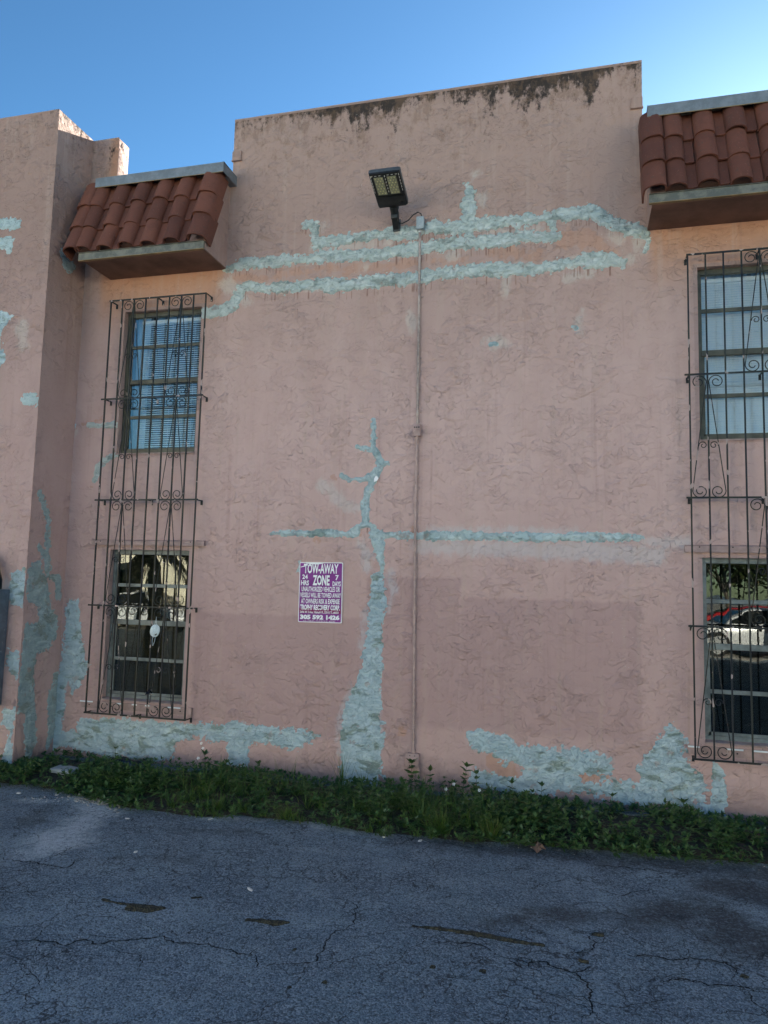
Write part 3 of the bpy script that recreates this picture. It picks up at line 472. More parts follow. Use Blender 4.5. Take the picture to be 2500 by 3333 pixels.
# shutter tracks over and under the lower windows
def track(x0,x1,z0,z1,name,low=False):
    m=MB()
    if not low: m.prism([(-.012,z1),(-.020,z1),(-.052,z1-.012),(-.052,z0),(-.046,z0),(-.046,z1-.018),(-.012,z1-.012)],'x',x0,x1); m.box(x0,x0+.012,-.05,-.01,z0+.004,z1-.014); m.box(x1-.012,x1,-.05,-.01,z0+.004,z1-.014)
    else: m.box(x0,x1,-.030,-.006,z0,z0+.018); m.box(x0+.005,x1,-.018,-.006,z0-.055,z0-.002); m.box(x1-.045,x1,-.034,-.006,z0-.075,z0+.02)
    o=m.obj(name,MAT['box_pink'],bld)
    m=MB(); k=x0+.12
    while k<x1-.05:
        m.tube([(k,-.030 if low else -.053,(z0-.02) if low else z1-.02),(k,-.04 if low else -.058,(z0-.02) if low else z1-.022)],.006,6); k+=.27
    m.obj('screw',MAT['dark'],o)
    if low:
        m=MB(); k=x0
        while k<x1-.1:
            l=rnd.uniform(.03,.16); m.box(k,min(k+l,x1),-.0325,-.0295,z0+.004,z0+.0185); k+=l+rnd.uniform(.05,.3)
        m.obj('bare_metal',MAT['white'],o)
    return o
track(-5.13,-3.775,2.255,2.318,'shutter_track'); track(.912,2.35,2.255,2.322,'shutter_track')
track(-5.16,-3.835,.575,.6,'shutter_track',True); track(.916,2.35,.570,.6,'shutter_track',True)

# tiled eaves ----------------------------------------------------------
TY,TZ,NY,NZ=.306,.952,-.952,.306; EY,EZ=-.492,5.352
def SP(x,t,n): return (x,EY+t*TY+n*NY,EZ+t*TZ+n*NZ)
def prof_tile(prof,L,th,lift=.020):
    """prof: list (x,n); solid extruded up the slope with the lower end lifted; local coords are slope frame axes x,y(t),z(n)"""
    n=len(prof); inner=[]
    for i,(a,b_) in enumerate(prof):
        p=prof[max(i-1,0)]; q=prof[min(i+1,n-1)]; dx,dz=q[0]-p[0],q[1]-p[1]; l=math.hypot(dx,dz); inner.append((a+dz/l*th,b_-dx/l*th))
    m=MB(); v=[];ts=(0,.004,L*.5,L)
    for t in ts:
        lf=lift*(1-t/L); sh=1 if t>0 else .985
        v+=[(a,t,b_*sh+lf) for a,b_ in prof]+[(a,t,b_+lf) for a,b_ in inner]
    f=[]; k=2*n
    for j in range(len(ts)-1):
        for i in range(n-1):
            f.append((j*k+i,j*k+i+1,(j+1)*k+i+1,(j+1)*k+i)); f.append((j*k+n+i,(j+1)*k+n+i,(j+1)*k+n+i+1,j*k+n+i+1))
        for i in (0,n-1): f.append((j*k+i,(j+1)*k+i,(j+1)*k+n+i,j*k+n+i))
    for j in (0,len(ts)-1):
        for i in range(n-1): f.append((j*k+i,j*k+n+i,j*k+n+i+1,j*k+i+1))
    return m.add(v,f)
slope_rot=Matrix(((1,0,0),(0,TY,NY),(0,TZ,NZ))).to_euler()
BW,PITCH,BH=.088,.262,.078
arc=[(-BW*math.cos(math.pi*i/14)*(1.0),BH*math.sin(math.pi*i/14)**.85) for i in range(15)]
prof=[(-BW-.004,.0)]+arc+[(BW+.02,-.001),(PITCH-BW-.022,-.001),(PITCH-BW-.008,.006)]
tile_me=[prof_tile(prof,.345,.016,l).mesh('tile',MAT['tile'],True) for l in (.030,.034,.026)]
def rake(side):
    a=[(-.060*math.cos(math.pi*.5*i/6)*1.0,.090*math.sin(math.pi*.5*i/6)**.9) for i in range(7)]
    a+=[(.140*math.sin(math.pi*.5*i/6),.090*math.cos(math.pi*.5*i/6)**.8) for i in range(1,7)]
    a+=[(.143,-.05),(.141,-.12)]
    if side<0: a=[(-x,n) for x,n in a][::-1]
    return a
rake_me={s:prof_tile(rake(s),.345,.016,.034).mesh('rake_tile',MAT['tile'],True) for s in (-1,1)}
def mansard(x0,x1,centres,rakes,label,xf0,xf1):
    m=MB(); m.prism([(.0,5.276),(-.485,5.276),(-.485,5.345),(-.205,6.195),(.0,6.195)],'x',x0,x1)
    r=m.obj('mansard_roof',MAT['stucco_side'],bld); r['label']=label
    MB().box(x0+.002,x1-.002,-.486,-.009,5.264,5.2755).obj('soffit',MAT['soffit'],r)
    m=MB(); m.box(xf0,xf1,-.512,-.4865,5.276,5.350); m.box(xf0,xf1,-.526,-.486,5.350,5.3535); m.obj('fascia',MAT['fascia'],r)
    MB().box(xf0,xf1,-.517,-.4868,5.268,5.2745).obj('drip_edge',MAT['flash_edge'],r)
    m=MB(); fx0,fx1=xf0+.01,xf1+.085 if x0<-1 else xf1; 
    m.prism([(.0,6.305),(-.328,6.300),(-.330,6.192),(-.326,6.192),(-.318,6.288),(.0,6.296)],'x',fx0,fx1)
    if x0<-1: m.box(fx1-.004,fx1,-.329,-.012,6.192,6.3045)
    else: m.box(fx0,fx0+.004,-.329,-.012,6.192,6.3045)
    m.box(fx0,fx1,-.2,0,6.20,6.205); m.obj('flashing',MAT['flashing'],r)
    MB().box(fx0+.003,fx1-.003,-.332,-.328,6.186,6.193).obj('flashing_edge',MAT['flash_edge'],r)
    for row in range(3):
        t=row*.292
        for c in centres:
            me=tile_me[rnd.randrange(3)]
            link('tile',me,r,SP(c+rnd.uniform(-.006,.006),t+rnd.uniform(-.010,.010),.004+rnd.uniform(0,.007)),(slope_rot[0]+R(rnd.uniform(-.8,.8)),slope_rot[1]+R(rnd.uniform(-1,1)),slope_rot[2]))
        for c,s in rakes:
            link('rake_tile',rake_me[s],r,SP(c,t+rnd.uniform(-.006,.006)-.005,.012),slope_rot)
    # clay stops closing the barrels, felt under the tiles
    for c in centres:
        m=MB(); v=[SP(c+a*.93,.028,n_*.93) for a,n_ in arc]; k=len(v); m.add(v+[SP(c,.028,.0)],[(i,i+1,k) for i in range(k-1)]); m.obj('eave_closure',MAT['soffit'],r)
    return r
mansard(-5.125,-3.690,[-5.112,-4.850,-4.588,-4.326,-4.064],[(-3.800,1),(-5.200,-1)],'left tiled eave over the left windows',-5.175,-3.695)
mansard(.628,3.15,[.825+.262*i for i in range(9)],[(.690,-1)],'right tiled eave over the right windows',.603,3.15)
# ------------------------------------------------------------------ window grilles
def spiral(cx,cz,r,a0,turns,dirn,n=34,shrink=.72):
    return [(cx+r*(1-shrink*(i/n))*math.cos(R(a0+dirn*360*turns*i/n)),0,cz+r*(1-shrink*(i/n))*math.sin(R(a0+dirn*360*turns*i/n))) for i in range(n+1)]
def grille(bars,cross,centres,label,xa,xb,ends):
    zt,zb=cross[0],cross[-1]; x0=bars[0]; g=thing('security_grille',label,'window grille',((bars[0]+bars[-1])/2,-.12,zb))
    ox,oz=g.location.x,zb
    p=bars[1]-bars[0]; Hh=zt-zb
    bm_=MB().box(-.0065,.0065,-.0065,.0065,0,Hh+.004).mesh('bar',MAT['iron'])
    for x in bars: link('bar',bm_,g,(x-ox,0,0))
    for i,z in enumerate(cross):
        e=0 if i in(0,len(cross)-1) else .03
        MB().box(xa-e-ox,xb+e*.6-ox,-.0165,-.0070,-.008,.008).obj('crossbar',MAT['iron'],g,loc=(0,0,z-oz))
    H=(zt-zb)/4
    def srod(s):
        top=spiral(-p*.49,-.068,.0625,0,1.45,1)[::-1]; bot=spiral(-p*.49,-H+.066,.0625,180,1.45,1)
        pts=top+bot; pts=[(s*a,b_,c) for a,b_,c in pts]
        return MB().tube(pts,.0046,5).mesh('scroll',MAT['iron'],True)
    def small(s):
        pts=spiral(-p*.29,-H*.575,.036,190,1.25,-1,22); pts=[(s*a,b_,c) for a,b_,c in pts]
        return MB().tube(pts,.0042,5).mesh('scroll',MAT['iron'],True)
    ms=[srod(1),srod(-1),small(1),small(-1)]
    for k in range(4):
        for c in centres[k]:
            for me in ms: link('scroll',me,g,(bars[c]-ox,.002,cross[k]-oz),(0,R(rnd.uniform(-.25,.25)),0))
    br=MB(); br.box(-.005,.005,-.008,.112,-.005,.005); br.box(-.011,.011,.104,.112,-.045,.005)
    bme=br.mesh('bracket',MAT['iron'])
    for i,z in enumerate(cross):
        for x in ends: link('bracket',bme,g,(x-ox,0,z-oz))
    return g
LB=[-5.018+.1453*i for i in range(9)]; RB=[.962+.1492*i for i in range(9)]
grille(LB,[4.960,3.848,2.737,1.611,.490],[(2,6)]*4,'tall black wrought iron grille over the two left windows',LB[0]-.012,LB[-1]+.012,(LB[0],LB[4],LB[-1]+.01))
grille(RB,[4.944,3.833,2.729,1.614,.498],[(4,),(1,7),(4,),(1,7)],'tall black wrought iron grille over the two right windows, cut off by the photo edge',RB[0]-.012,RB[-1]+.012,(RB[0]-.004,RB[4],RB[-1]))
# face mask hanging from the left grille
fm=thing('face_mask','white cup face mask hanging by its straps from the left grille','face mask',(-4.238,-.135,1.37))
nu,nv=14,10; v=[];f=[]
for i in range(nu+1):
    for j in range(nv+1):
        a=i/nu*2-1; b_=j/nv*2-1; wd=.052*math.sqrt(max(0,1-abs(b_)**2.2)); x=a*wd; z=b_*.068; y=-.030*(1-a*a)*(1-b_*b_)-.006*abs(math.cos(a*3)); v.append((x,y,z))
for i in range(nu):
    for j in range(nv): k=i*(nv+1)+j; f.append((k,k+1,k+nv+2,k+nv+1))
mo=MB().add(v,f).obj('mask_cup',MAT['mask'],fm,True,rot=(0,R(12),R(10)))
so_=mo.modifiers.new('thickness','SOLIDIFY'); so_.thickness=.003
MB().tube([(.002,-.034,.066),(.0,-.032,.0),(-.002,-.034,-.066)],.0016,5).obj('seam',MAT['white'],fm,rot=(0,R(12),R(10)))
st=MB(); st.tube([(-.006,-.004,.062),(-.003,.004,.10),(.002,.004,.142),(.008,.003,.10),(.012,-.004,.062)],.0018,5); st.tube([(.010,-.006,-.062),(.006,-.012,-.11),(-.008,-.014,-.152),(-.016,-.012,-.150),(-.022,-.012,-.11),(-.018,-.006,-.05)],.0022,5); st.obj('strap',MAT['mask'],fm,True)
MB().prism([(.014,-.048),(.034,-.034),(.030,-.026),(.010,-.040)],'y',-.022,-.018).obj('dark_tab',MAT['black'],fm)
bt=MB()
for a in (20,75,140,200,265,330):
    l=.045 if a in(20,200,75) else .03; dx,dz=math.cos(R(a))*l,math.sin(R(a))*l; bt.add([(0,-.008,0),(dx*.6-dz*.3,-.02,dz*.6+dx*.3),(dx,-.006,dz),(dx*.6+dz*.3,0,dz*.6-dx*.3)],[(0,1,2),(0,2,3)])
bt.tube([(0,.0,.01),(0,-.006,-.012)],.008,6); tag(bt.obj('plastic_knot',MAT['bag'],loc=(-4.271,-.135,.735)),'scrap of black plastic knotted round a bar low on the left grille','plastic scrap')

# ------------------------------------------------------------------ tow-away sign
sg=thing('wall_sign','purple and white tow away sign with slightly torn top edge on the pink wall','sign',(-2.481,-.022,1.512),rz=0)
sg.rotation_euler=(0,R(-.4),0)
SW,SH=.457,.598
def rrect(w,h,r,x=0,z=0,n=4):
    o=[]
    for cx,cz,a in ((w-r,r,270),(w-r,h-r,0),(r,h-r,90),(r,r,180)):
        for i in range(n+1): o.append((x+cx+r*math.cos(R(a+90*i/n)),z+cz+r*math.sin(R(a+90*i/n))))
    return o
def plate(name,poly,y0,y1,mat,par): return MB().prism(poly,'y',y0,y1).obj(name,mat,par)
plate('backing',rrect(SW,SH,.012,-SW/2,0),-.002,.008,MAT['white'],sg)
plate('purple_panel',rrect(SW-.016,SH-.016,.008,-SW/2+.008,.008),-.0035,-.002,MAT['purple'],sg)
plate('magenta_band',[(-SW/2+.008,.096),(SW/2-.008,.091),(SW/2-.008,.136),(-SW/2+.008,.141)],-.0042,-.0035,MAT['magenta'],sg)
def text_mesh(s,bold):
    cu=bpy.data.curves.new('lettering','FONT'); cu.body=s; cu.size=1; cu.offset=bold; cu.resolution_u=2
    o=bpy.data.objects.new('t',cu); COL.objects.link(o); dg=bpy.context.evaluated_depsgraph_get(); me=bpy.data.meshes.new_from_object(o.evaluated_get(dg))
    bpy.data.objects.remove(o); bpy.data.curves.remove(cu); return me
def letter(s,x0,x1,zt,zb,par,mat,bold=.01,y=-.0048,W_=1465.,):
    # x,z in the sign's own millesimal grid (photo measured): 0..1070 across, 225..1690 down
    me=text_mesh(s,bold); n=len(me.vertices); co=np.empty(n*3,np.float32); me.vertices.foreach_get('co',co); co=co.reshape(-1,3)
    mn,mx=co.min(0),co.max(0); X0=-SW/2+(x0-285)/1070*SW; X1=-SW/2+(x1-285)/1070*SW; Z0=SH*(1-(zb-228)/1475); Z1=SH*(1-(zt-228)/1475)
    out=np.empty_like(co); out[:,0]=X0+(co[:,0]-mn[0])/(mx[0]-mn[0])*(X1-X0); out[:,1]=y; out[:,2]=Z0+(co[:,1]-mn[1])/(mx[1]-mn[1])*(Z1-Z0)
    me.vertices.foreach_set('co',out.ravel()); me.materials.clear(); me.materials.append(mat); me.update()
    o=link('lettering',me,par); o['label']='line reading '+s; return o
W_=MAT['white']
letter('TOW-AWAY',395,1250,262,505,sg,W_,.03); letter('24',362,500,532,645,sg,W_,.03); letter('HRS',335,532,675,800,sg,W_,.03); letter('ZONE',625,1040,540,798,sg,W_,.035)
letter('7',1180,1262,535,662,sg,W_,.03); letter('DAYS',1115,1315,690,812,sg,W_,.03)
letter('UNAUTHORIZED VEHICLES OR',352,1298,826,950,sg,W_,.022); letter('VESSELS WILL BE TOWED AWAY',322,1325,975,1095,sg,W_,.022); letter('AT OWNERS RISK & EXPENSE',348,1295,1122,1245,sg,W_,.022)
letter('TROPHY RECOVERY CORP.',332,1305,1268,1400,sg,W_,.04); letter('2696 W 3 Ave. HialeaH FL 33010 TL #6031',330,1280,1420,1484,sg,W_,.02,-.0056); letter('305 592 1426',335,1305,1512,1632,sg,W_,.06)
letter('F.S. 715.07 / 713.70 M.C. #9762',425,1200,1648,1680,sg,W_,.0)
plate('scratch',[(-.216,.545),(-.165,.556),(-.160,.562),(-.178,.563),(-.215,.552)],-.0056,-.005,W_,sg)
plate('torn_edge',[(-.16,SH-.012),(-.10,SH-.020),(-.04,SH-.022),(.02,SH-.012),(.05,SH-.002),(-.17,SH-.001)],-.0050,-.0036,W_,sg)
for x,z in ((-.012,.43),(-.002,.150)): MB().tube([(x,-.010,z),(x,-.004,z)],.009,8).obj('fixing',MAT['black'],sg)
plate('old_poster_remnant',[(-.275,.49),(-.25,.50),(-.228,.49),(-.222,.62),(-.255,.61),(-.24,.57)],.012,.016,MAT['cement_mid'],sg)

# ------------------------------------------------------------------ floodlight
fl=thing('floodlight','black led floodlight on a wall arm, two lamp panels facing down','floodlight',(-1.788,-.02,5.54))
hd=bpy.data.objects.new('head_axis',None)
# head frame: local x across, y along (towards its outer end), z up from its lit face
ax=Vector((.0,-.40,.135)).normalized(); xx=Vector((1,0,0)); zz_=xx.cross(ax).normalized()
if zz_.z<0: zz_=-zz_; 
xx=ax.cross(zz_).normalized(); rotm=Matrix((xx,ax,zz_)).transposed(); rot=rotm.to_euler()
sgnx=1 if xx.x>0 else -1
hl=Vector((-.000,-.175,.128))   # near end of the head, centre of lit face, relative to fl
HLEN,HWID=.415,.305
def HP(o): o.location=hl; o.rotation_euler=rot; return o
m=MB(); m.box(-HWID/2,HWID/2,0,HLEN,.004,.060,bev=.014)
m.box(-.045,.045,-.05,.02,.010,.050,bev=.008)
HP(m.obj('housing',MAT['black'],fl,True))
m=MB(); m.box(-HWID/2+.006,HWID/2-.006,.26+.13,HLEN+.006,.020,.064,bev=.01); m.box(-HWID/2-.003,-HWID/2+.006,.02,HLEN,.022,.062,bev=.003); m.box(HWID/2-.006,HWID/2+.003,.02,HLEN,.022,.062,bev=.003); HP(m.obj('rim',MAT['grey_al'],fl,True))
m=MB(); m.box(-HWID/2+.014,HWID/2-.014,.006,.135,-.006,.004,bev=.004); HP(m.obj('driver_cover',MAT['black'],fl,True))
lens=MB()
import bmesh as _b
bmq=bmesh.new(); bmesh.ops.create_uvsphere(bmq,u_segments=8,v_segments=4,radius=1); bmq.verts.index_update(); sv=[q.co.copy() for q in bmq.verts]; sf=[[q.index for q in f.verts] for f in bmq.faces]; bmq.free()
for s in (-1,1):
    x0,x1=(s*.064-.046,s*.064+.046); y0,y1=.165,.375
    m=MB(); m.box(x0-.008,x1+.008,y0-.01,y1+.01,-.004,.003); HP(m.obj('panel_frame',MAT['black'],fl))
    m=MB(); m.box(x0,x1,y0,y1,-.0055,-.004); pn=HP(m.obj('led_panel',MAT['led'],fl))
    m=MB()
    for r_ in range(7):
        for c_ in range(3 if r_%2==0 else 2):
            X=s*.064+((c_-1)*.030 if r_%2==0 else (c_-.5)*.030); Y=y0+.018+r_*.029
            m.add([(X+q.x*.0085,Y+q.y*.0085,-.0055+q.z*.006) for q in sv],sf)
    m.obj('led_lens',MAT['lens'],pn,True)
m=MB()
for i in range(7): 
    if i not in (3,): m.box(-.125+i*.0405,-.105+i*.0405,.388,.393,-.0042,-.0035+.002)
for i in range(6):
    y=.19+i*.036
    m.box(-.1415,-.1365,y,y+.022,.0,.0045-.006+.004); 
    m.box(.1365,.1415,y,y+.022,.0-.002,.0035); m.box(-.1415,-.1365,y,y+.022,-.002,.0035)
    m.box(-.0035,.0035,y,y+.016,-.0055,.003)
HP(m.obj('vent_slot',MAT['slot'],fl))
m=MB(); m.tube([(-.10*sgnx*-1,.045,-.012),(-.10*sgnx*-1,.045,-.004)],.020,14); HP(m.obj('sensor_plug',MAT['blackrub'],fl,True))
# arm
m=MB(); m.tube([(0,-.175,.138),(0,-.115,.105)],.040,10); m.box(-.036,.036,-.13,-.055,.035,.125,bev=.008); m.obj('knuckle',MAT['black'],fl,True)
m=MB(); m.prism([(-.085,.095),(-.125,.05),(-.035,-.04),(.0,-.04),(.0,.03),(-.05,.07)],'x',-.030,.030); m.obj('arm',MAT['black'],fl)
m=MB(); m.box(-.038,.038,-.004,.012,-.045,.085,bev=.003); m.box(-.036,.036,-.030,.0,-.045,-.037); m.obj('wall_plate',MAT['grey_al'],fl,True)
m=MB(); m.tube([(0,-.036,-.020),(0,-.046,-.022)],.008,8); m.obj('bolt',MAT['bolt'],fl)
m=MB(); m.tube([(.03,-.05,.02),(.07,-.06,.005),(.13,-.06,.03),(.18,-.05,.09),(.225,-.045,.115),(.255,-.04,.10),(.265,-.04,.06)],.0055,7); m.obj('cable',MAT['blackrub'],fl,True)

# ------------------------------------------------------------------ conduit
cd=thing('electrical_conduit','thin painted conduit running up the wall from the weeds to the floodlight','conduit',(-1.5,-.03,0))
CP=[(-1.545,5.49),(-1.538,4.67),(-1.534,4.04),(-1.530,3.48)],[(-1.530,3.36),(-1.530,2.51),(-1.520,1.63),(-1.503,.335)]
for q,(pts,mt) in enumerate(zip(CP,('pipe_up','pipe'))):
    MB().tube([(x+1.5,0,z) for x,z in pts],.0125,10).obj('pipe',MAT[mt],cd,True)
MB().tube([(.045,0,.21),(.043,.0,.0),(.043,0,-.2)],.016,10).obj('pipe',MAT['pipe'],cd,True)
MB().tube([(.02,.004,.21),(.012,.004,.10),(.01,.004,-.2)],.012,8).obj('pipe',MAT['pipe'],cd,True)
for x,z,r_ in ((-1.539,4.83,.0165),(-1.531,2.99,.0165),(-1.526,2.143,.0165),(-1.508,.791,.0165),(-1.544,5.468,.021),(-1.530,3.345,.020),(-1.503,.352,.020),(-1.456,.178,.022)):
    m=MB(); m.tube([(x+1.5,0,z-.018),(x+1.5,0,z+.018)],r_,10); m.obj('coupling',MAT['bolt'] if z>5.4 else MAT['pipe'],cd,True)
for z in (2.99,.791,4.83,1.9,4.2):
    MB().box(-.048+(0 if z>3 else .012),.0,.008,.020,z-.05,z-.038).obj('strap',MAT['pipe'],cd)
def jb(x0,x1,z0,z1,d,mat,cov): 
    m=MB(); m.box(x0+1.5,x1+1.5,-d+.03,.022,z0,z1,bev=.004); o=m.obj('junction_box',mat,cd,True)
    MB().box(x0+1.5-.002,x1+1.5+.002,-d+.024,-d+.030,z0-.002,z1+.002,bev=.002).obj('cover',cov,o,True); return o
o=jb(-1.572,-1.500,5.475,5.60,.075,MAT['box_grey'],MAT['box_grey'])
m=MB(); [m.tube([(-.036,-.053,z),(-.036,-.0495,z)],.004,6) for z in (5.50,5.575)]; m.obj('screw',MAT['bolt'],o)
o=jb(-1.560,-1.492,3.362,3.478,.065,MAT['box_pink'],MAT['box_pink'])
m=MB(); [m.tube([(x,-.0435,3.445),(x,-.0405,3.445)],.0075,8) for x in (-.047,-.026,-.005)]; m.obj('socket_hole',MAT['dark'],o)
MB().box(-.055,.003,-.049,-.041,3.432-.012,3.436-.008).obj('cover_lip',MAT['box_pink'],o); 
o=jb(-1.561,-1.445,.208,.332,.065,MAT['box_pink'],MAT['box_pink'])
m=MB(); [m.tube([(x,-.0435,z),(x,-.0405,z)],.005,6) for x in (-.027,.02) for z in (.225,.315)]; m.obj('screw',MAT['dark'],o)

# steel cabinet on the pilaster, cut by the photo's left edge
cb=thing('utility_cabinet','blue grey steel cabinet on the pilaster at the left edge','cabinet',(-5.93,-.72,.6))
m=MB(); m.box(-.28,.285,-.09,.11,0,1.16,bev=.006); m.obj('body',MAT['cabinet'],cb,True)
MB().box(-.27,.275,-.101,-.091,.02,1.12,bev=.003).obj('door',MAT['cabinet'],cb,True)
MB().box(.23,.255,-.125,-.101,.5,.62,bev=.004).obj('latch',MAT['black'],cb,True)
m=MB(); m.tube([(.19,.02,1.14),(.19,.02,1.25),(.13,.02,1.42),(.02,.02,1.52),(-.2,.02,1.56)],.055,12); m.obj('cable_elbow',MAT['blackrub'],cb,True)
# ------------------------------------------------------------------ ground
def asphalt():
    m,n,b=newmat('worn_asphalt'); k=N(n); P=k.geo()
    big=k.noise(P,.55,4,.6,.3); med=k.noise(P,2.4,5,.62,.2); fine=k.noise(P,38,4,.75)
    v1=n.nodes.new('ShaderNodeTexVoronoi'); v1.inputs['Scale'].default_value=90; k.l.new(P,v1.inputs['Vector']); s1=k.sep(v1.outputs['Color'])[0]
    v2=n.nodes.new('ShaderNodeTexVoronoi'); v2.inputs['Scale'].default_value=180; k.l.new(P,v2.inputs['Vector']); s2=k.sep(v2.outputs['Color'])[1]
    c=k.mix(k.ss(big,.35,.65),(.155,.22,.27),(.24,.32,.38)); c=k.mix(k.ss(med,.38,.62),c,(.14,.195,.245)); c=k.mix(k.math('MULTIPLY',k.ss(k.noise(k.map(P,(1,1.8,1),(7,1,1)),1.3,6,.7,.4),.50,.66),.55),c,(.29,.37,.42))
    wear=k.ss(k.noise(P,6,4,.65),.35,.65,.45,1)
    c=k.mix(k.math('MULTIPLY',k.ss(s1,.62,.95),k.math('MULTIPLY',wear,.6)),c,(.42,.50,.56)); c=k.mix(k.math('MULTIPLY',k.ss(s2,.60,.95),.45),c,(.40,.48,.54))
    c=k.mix(k.math('MULTIPLY',k.ss(s2,.35,.05),.6),c,(.035,.040,.044)); c=k.mix(k.math('MULTIPLY',k.ss(s1,.30,.05),.55),c,(.045,.05,.054))
    c=k.mix(k.math('MULTIPLY',k.ss(fine,.56,.70),.5),c,(.38,.42,.45))
    lt=k.attr('dust'); dk=k.attr('damp'); nz=k.noise(P,5,6,.78)
    lf=k.ss(k.math('ADD',lt,k.math('MULTIPLY',k.math('SUBTRACT',nz,.5),1.7)),.30,.95); c=k.mix(k.math('MULTIPLY',lf,k.ss(fine,.35,.6,.4,.95)),c,(.56,.62,.66))
    df=k.ss(k.math('ADD',dk,k.math('MULTIPLY',k.math('SUBTRACT',nz,.5),1.7)),.25,.9); c=k.mix(k.math('MULTIPLY',df,k.ss(fine,.65,.4,.45,.9)),c,(.045,.05,.055))
    # fine map cracking
    pw=n.nodes.new('ShaderNodeVectorMath'); pw.operation='ADD'; k.l.new(P,pw.inputs[0]); nv=n.nodes.new('ShaderNodeTexNoise'); nv.inputs['Scale'].default_value=7; nv.inputs['Detail'].default_value=5; k.l.new(P,nv.inputs['Vector']); sm=n.nodes.new('ShaderNodeVectorMath'); sm.operation='SCALE'; k.l.new(nv.outputs['Color'],sm.inputs[0]); sm.inputs[3].default_value=.22; k.l.new(sm.outputs[0],pw.inputs[1])
    for sc_,wd,th in ((2.4,.012,.44),(5.5,.020,.47),(11,.03,.52)):
        ed=k.voro(pw.outputs[0],sc_,'DISTANCE_TO_EDGE'); ck=k.math('MULTIPLY',k.ss(ed,wd,wd*.3),k.ss(k.noise(k.map(P,(1,1,1),(sc_,3,1)),1.6,3,.6),th,th+.08)); c=k.mix(k.math('MULTIPLY',ck,.75),c,(.028,.031,.035))
    sp=k.math('MULTIPLY',k.ss(k.voro(P,13),.085,.05,0,1),k.ss(k.noise(P,2.1,2),.55,.62)); c=k.mix(k.math('MULTIPLY',sp,.8),c,(.45,.46,.46))
    k.inp(b.inputs['Base Color'],c); k.inp(b.inputs['Roughness'],k.ss(fine,.3,.7,.78,.95)); b.inputs['Specular IOR Level'].default_value=.3
    h=k.math('ADD',k.math('MULTIPLY',v1.outputs['Distance'],-.8),k.math('MULTIPLY',s2,.6)); k.inp(b.inputs['Normal'],k.bump(h,.007)); return m
MAT['asphalt']=asphalt()
def gz_h(X,Y): return .012*fbm(X,Y,.5,3,1)*np.clip((Y+9)/3,0,1)*np.clip((1.6-Y)/1,0,1)
def axis(a,b,core0,core1,step,gr=1.35):
    o=list(np.arange(core0,core1,step)); s=step;x=core1
    while x<b: o.append(x); s*=gr; x+=s
    o.append(b); s=step; x=core0-step
    while x>a: o.insert(0,x); s*=gr; x-=s
    o.insert(0,a); return np.array(o)
gx=axis(-400,400,-7,4,.06);gy=axis(-600,400,-7.5,.4,.06)
U,V=np.meshgrid(gx,gy,indexing='ij'); idx=np.arange(U.size).reshape(U.shape)
F=np.stack([idx[:-1,:-1],idx[1:,:-1],idx[1:,1:],idx[:-1,1:]],-1).reshape(-1,4)
DUST=[('s',[(-4.23,-1.30,.10),(-3.95,-1.42,.16),(-3.75,-1.60,.18),(-3.71,-1.89,.14),(-3.65,-2.2,.26),(-3.6,-2.5,.12)]),('s',[(-4.6,-1.5,.05),(-4.4,-1.5,.05)]),('s',[(-3.0,-1.47,.03),(-2.2,-1.33,.03),(-1.4,-1.42,.02)])]
DAMP=[('s',[(-.5,-2.59,.08),(-.18,-2.4,.14),(.08,-2.34,.12)]),('s',[(.4,-2.24,.2),(.77,-1.95,.15),(.88,-2.4,.25),(1.1,-2.4,.3)]),('s',[(-1.3,-1.5,.10),(-.9,-1.42,.12),(-.07,-1.35,.16),(.74,-1.3,.16),(1.5,-1.3,.2)]),('s',[(-4.25,-1.6,.05),(-4.1,-2.04,.12)]),('s',[(-2.9,-1.75,.08),(-2.4,-1.62,.05)]),('s',[(-3.0,-2.4,.05),(-2.5,-2.25,.05)]),('s',[(.9,-1.6,.2),(1.6,-1.8,.3)])]
me=npmesh('parking_lot',np.stack([U.ravel(),V.ravel(),gz_h(U,V).ravel()],1),F,MAT['asphalt'],{'dust':np.clip(.5-sdf(DUST,U,V)/.35,0,1).ravel(),'damp':np.clip(.5-sdf(DAMP,U,V)/.4,0,1).ravel()},True)
lot=tag(link('parking_lot',me),'cracked grey asphalt of the parking area in front of the wall',None,None,'structure')
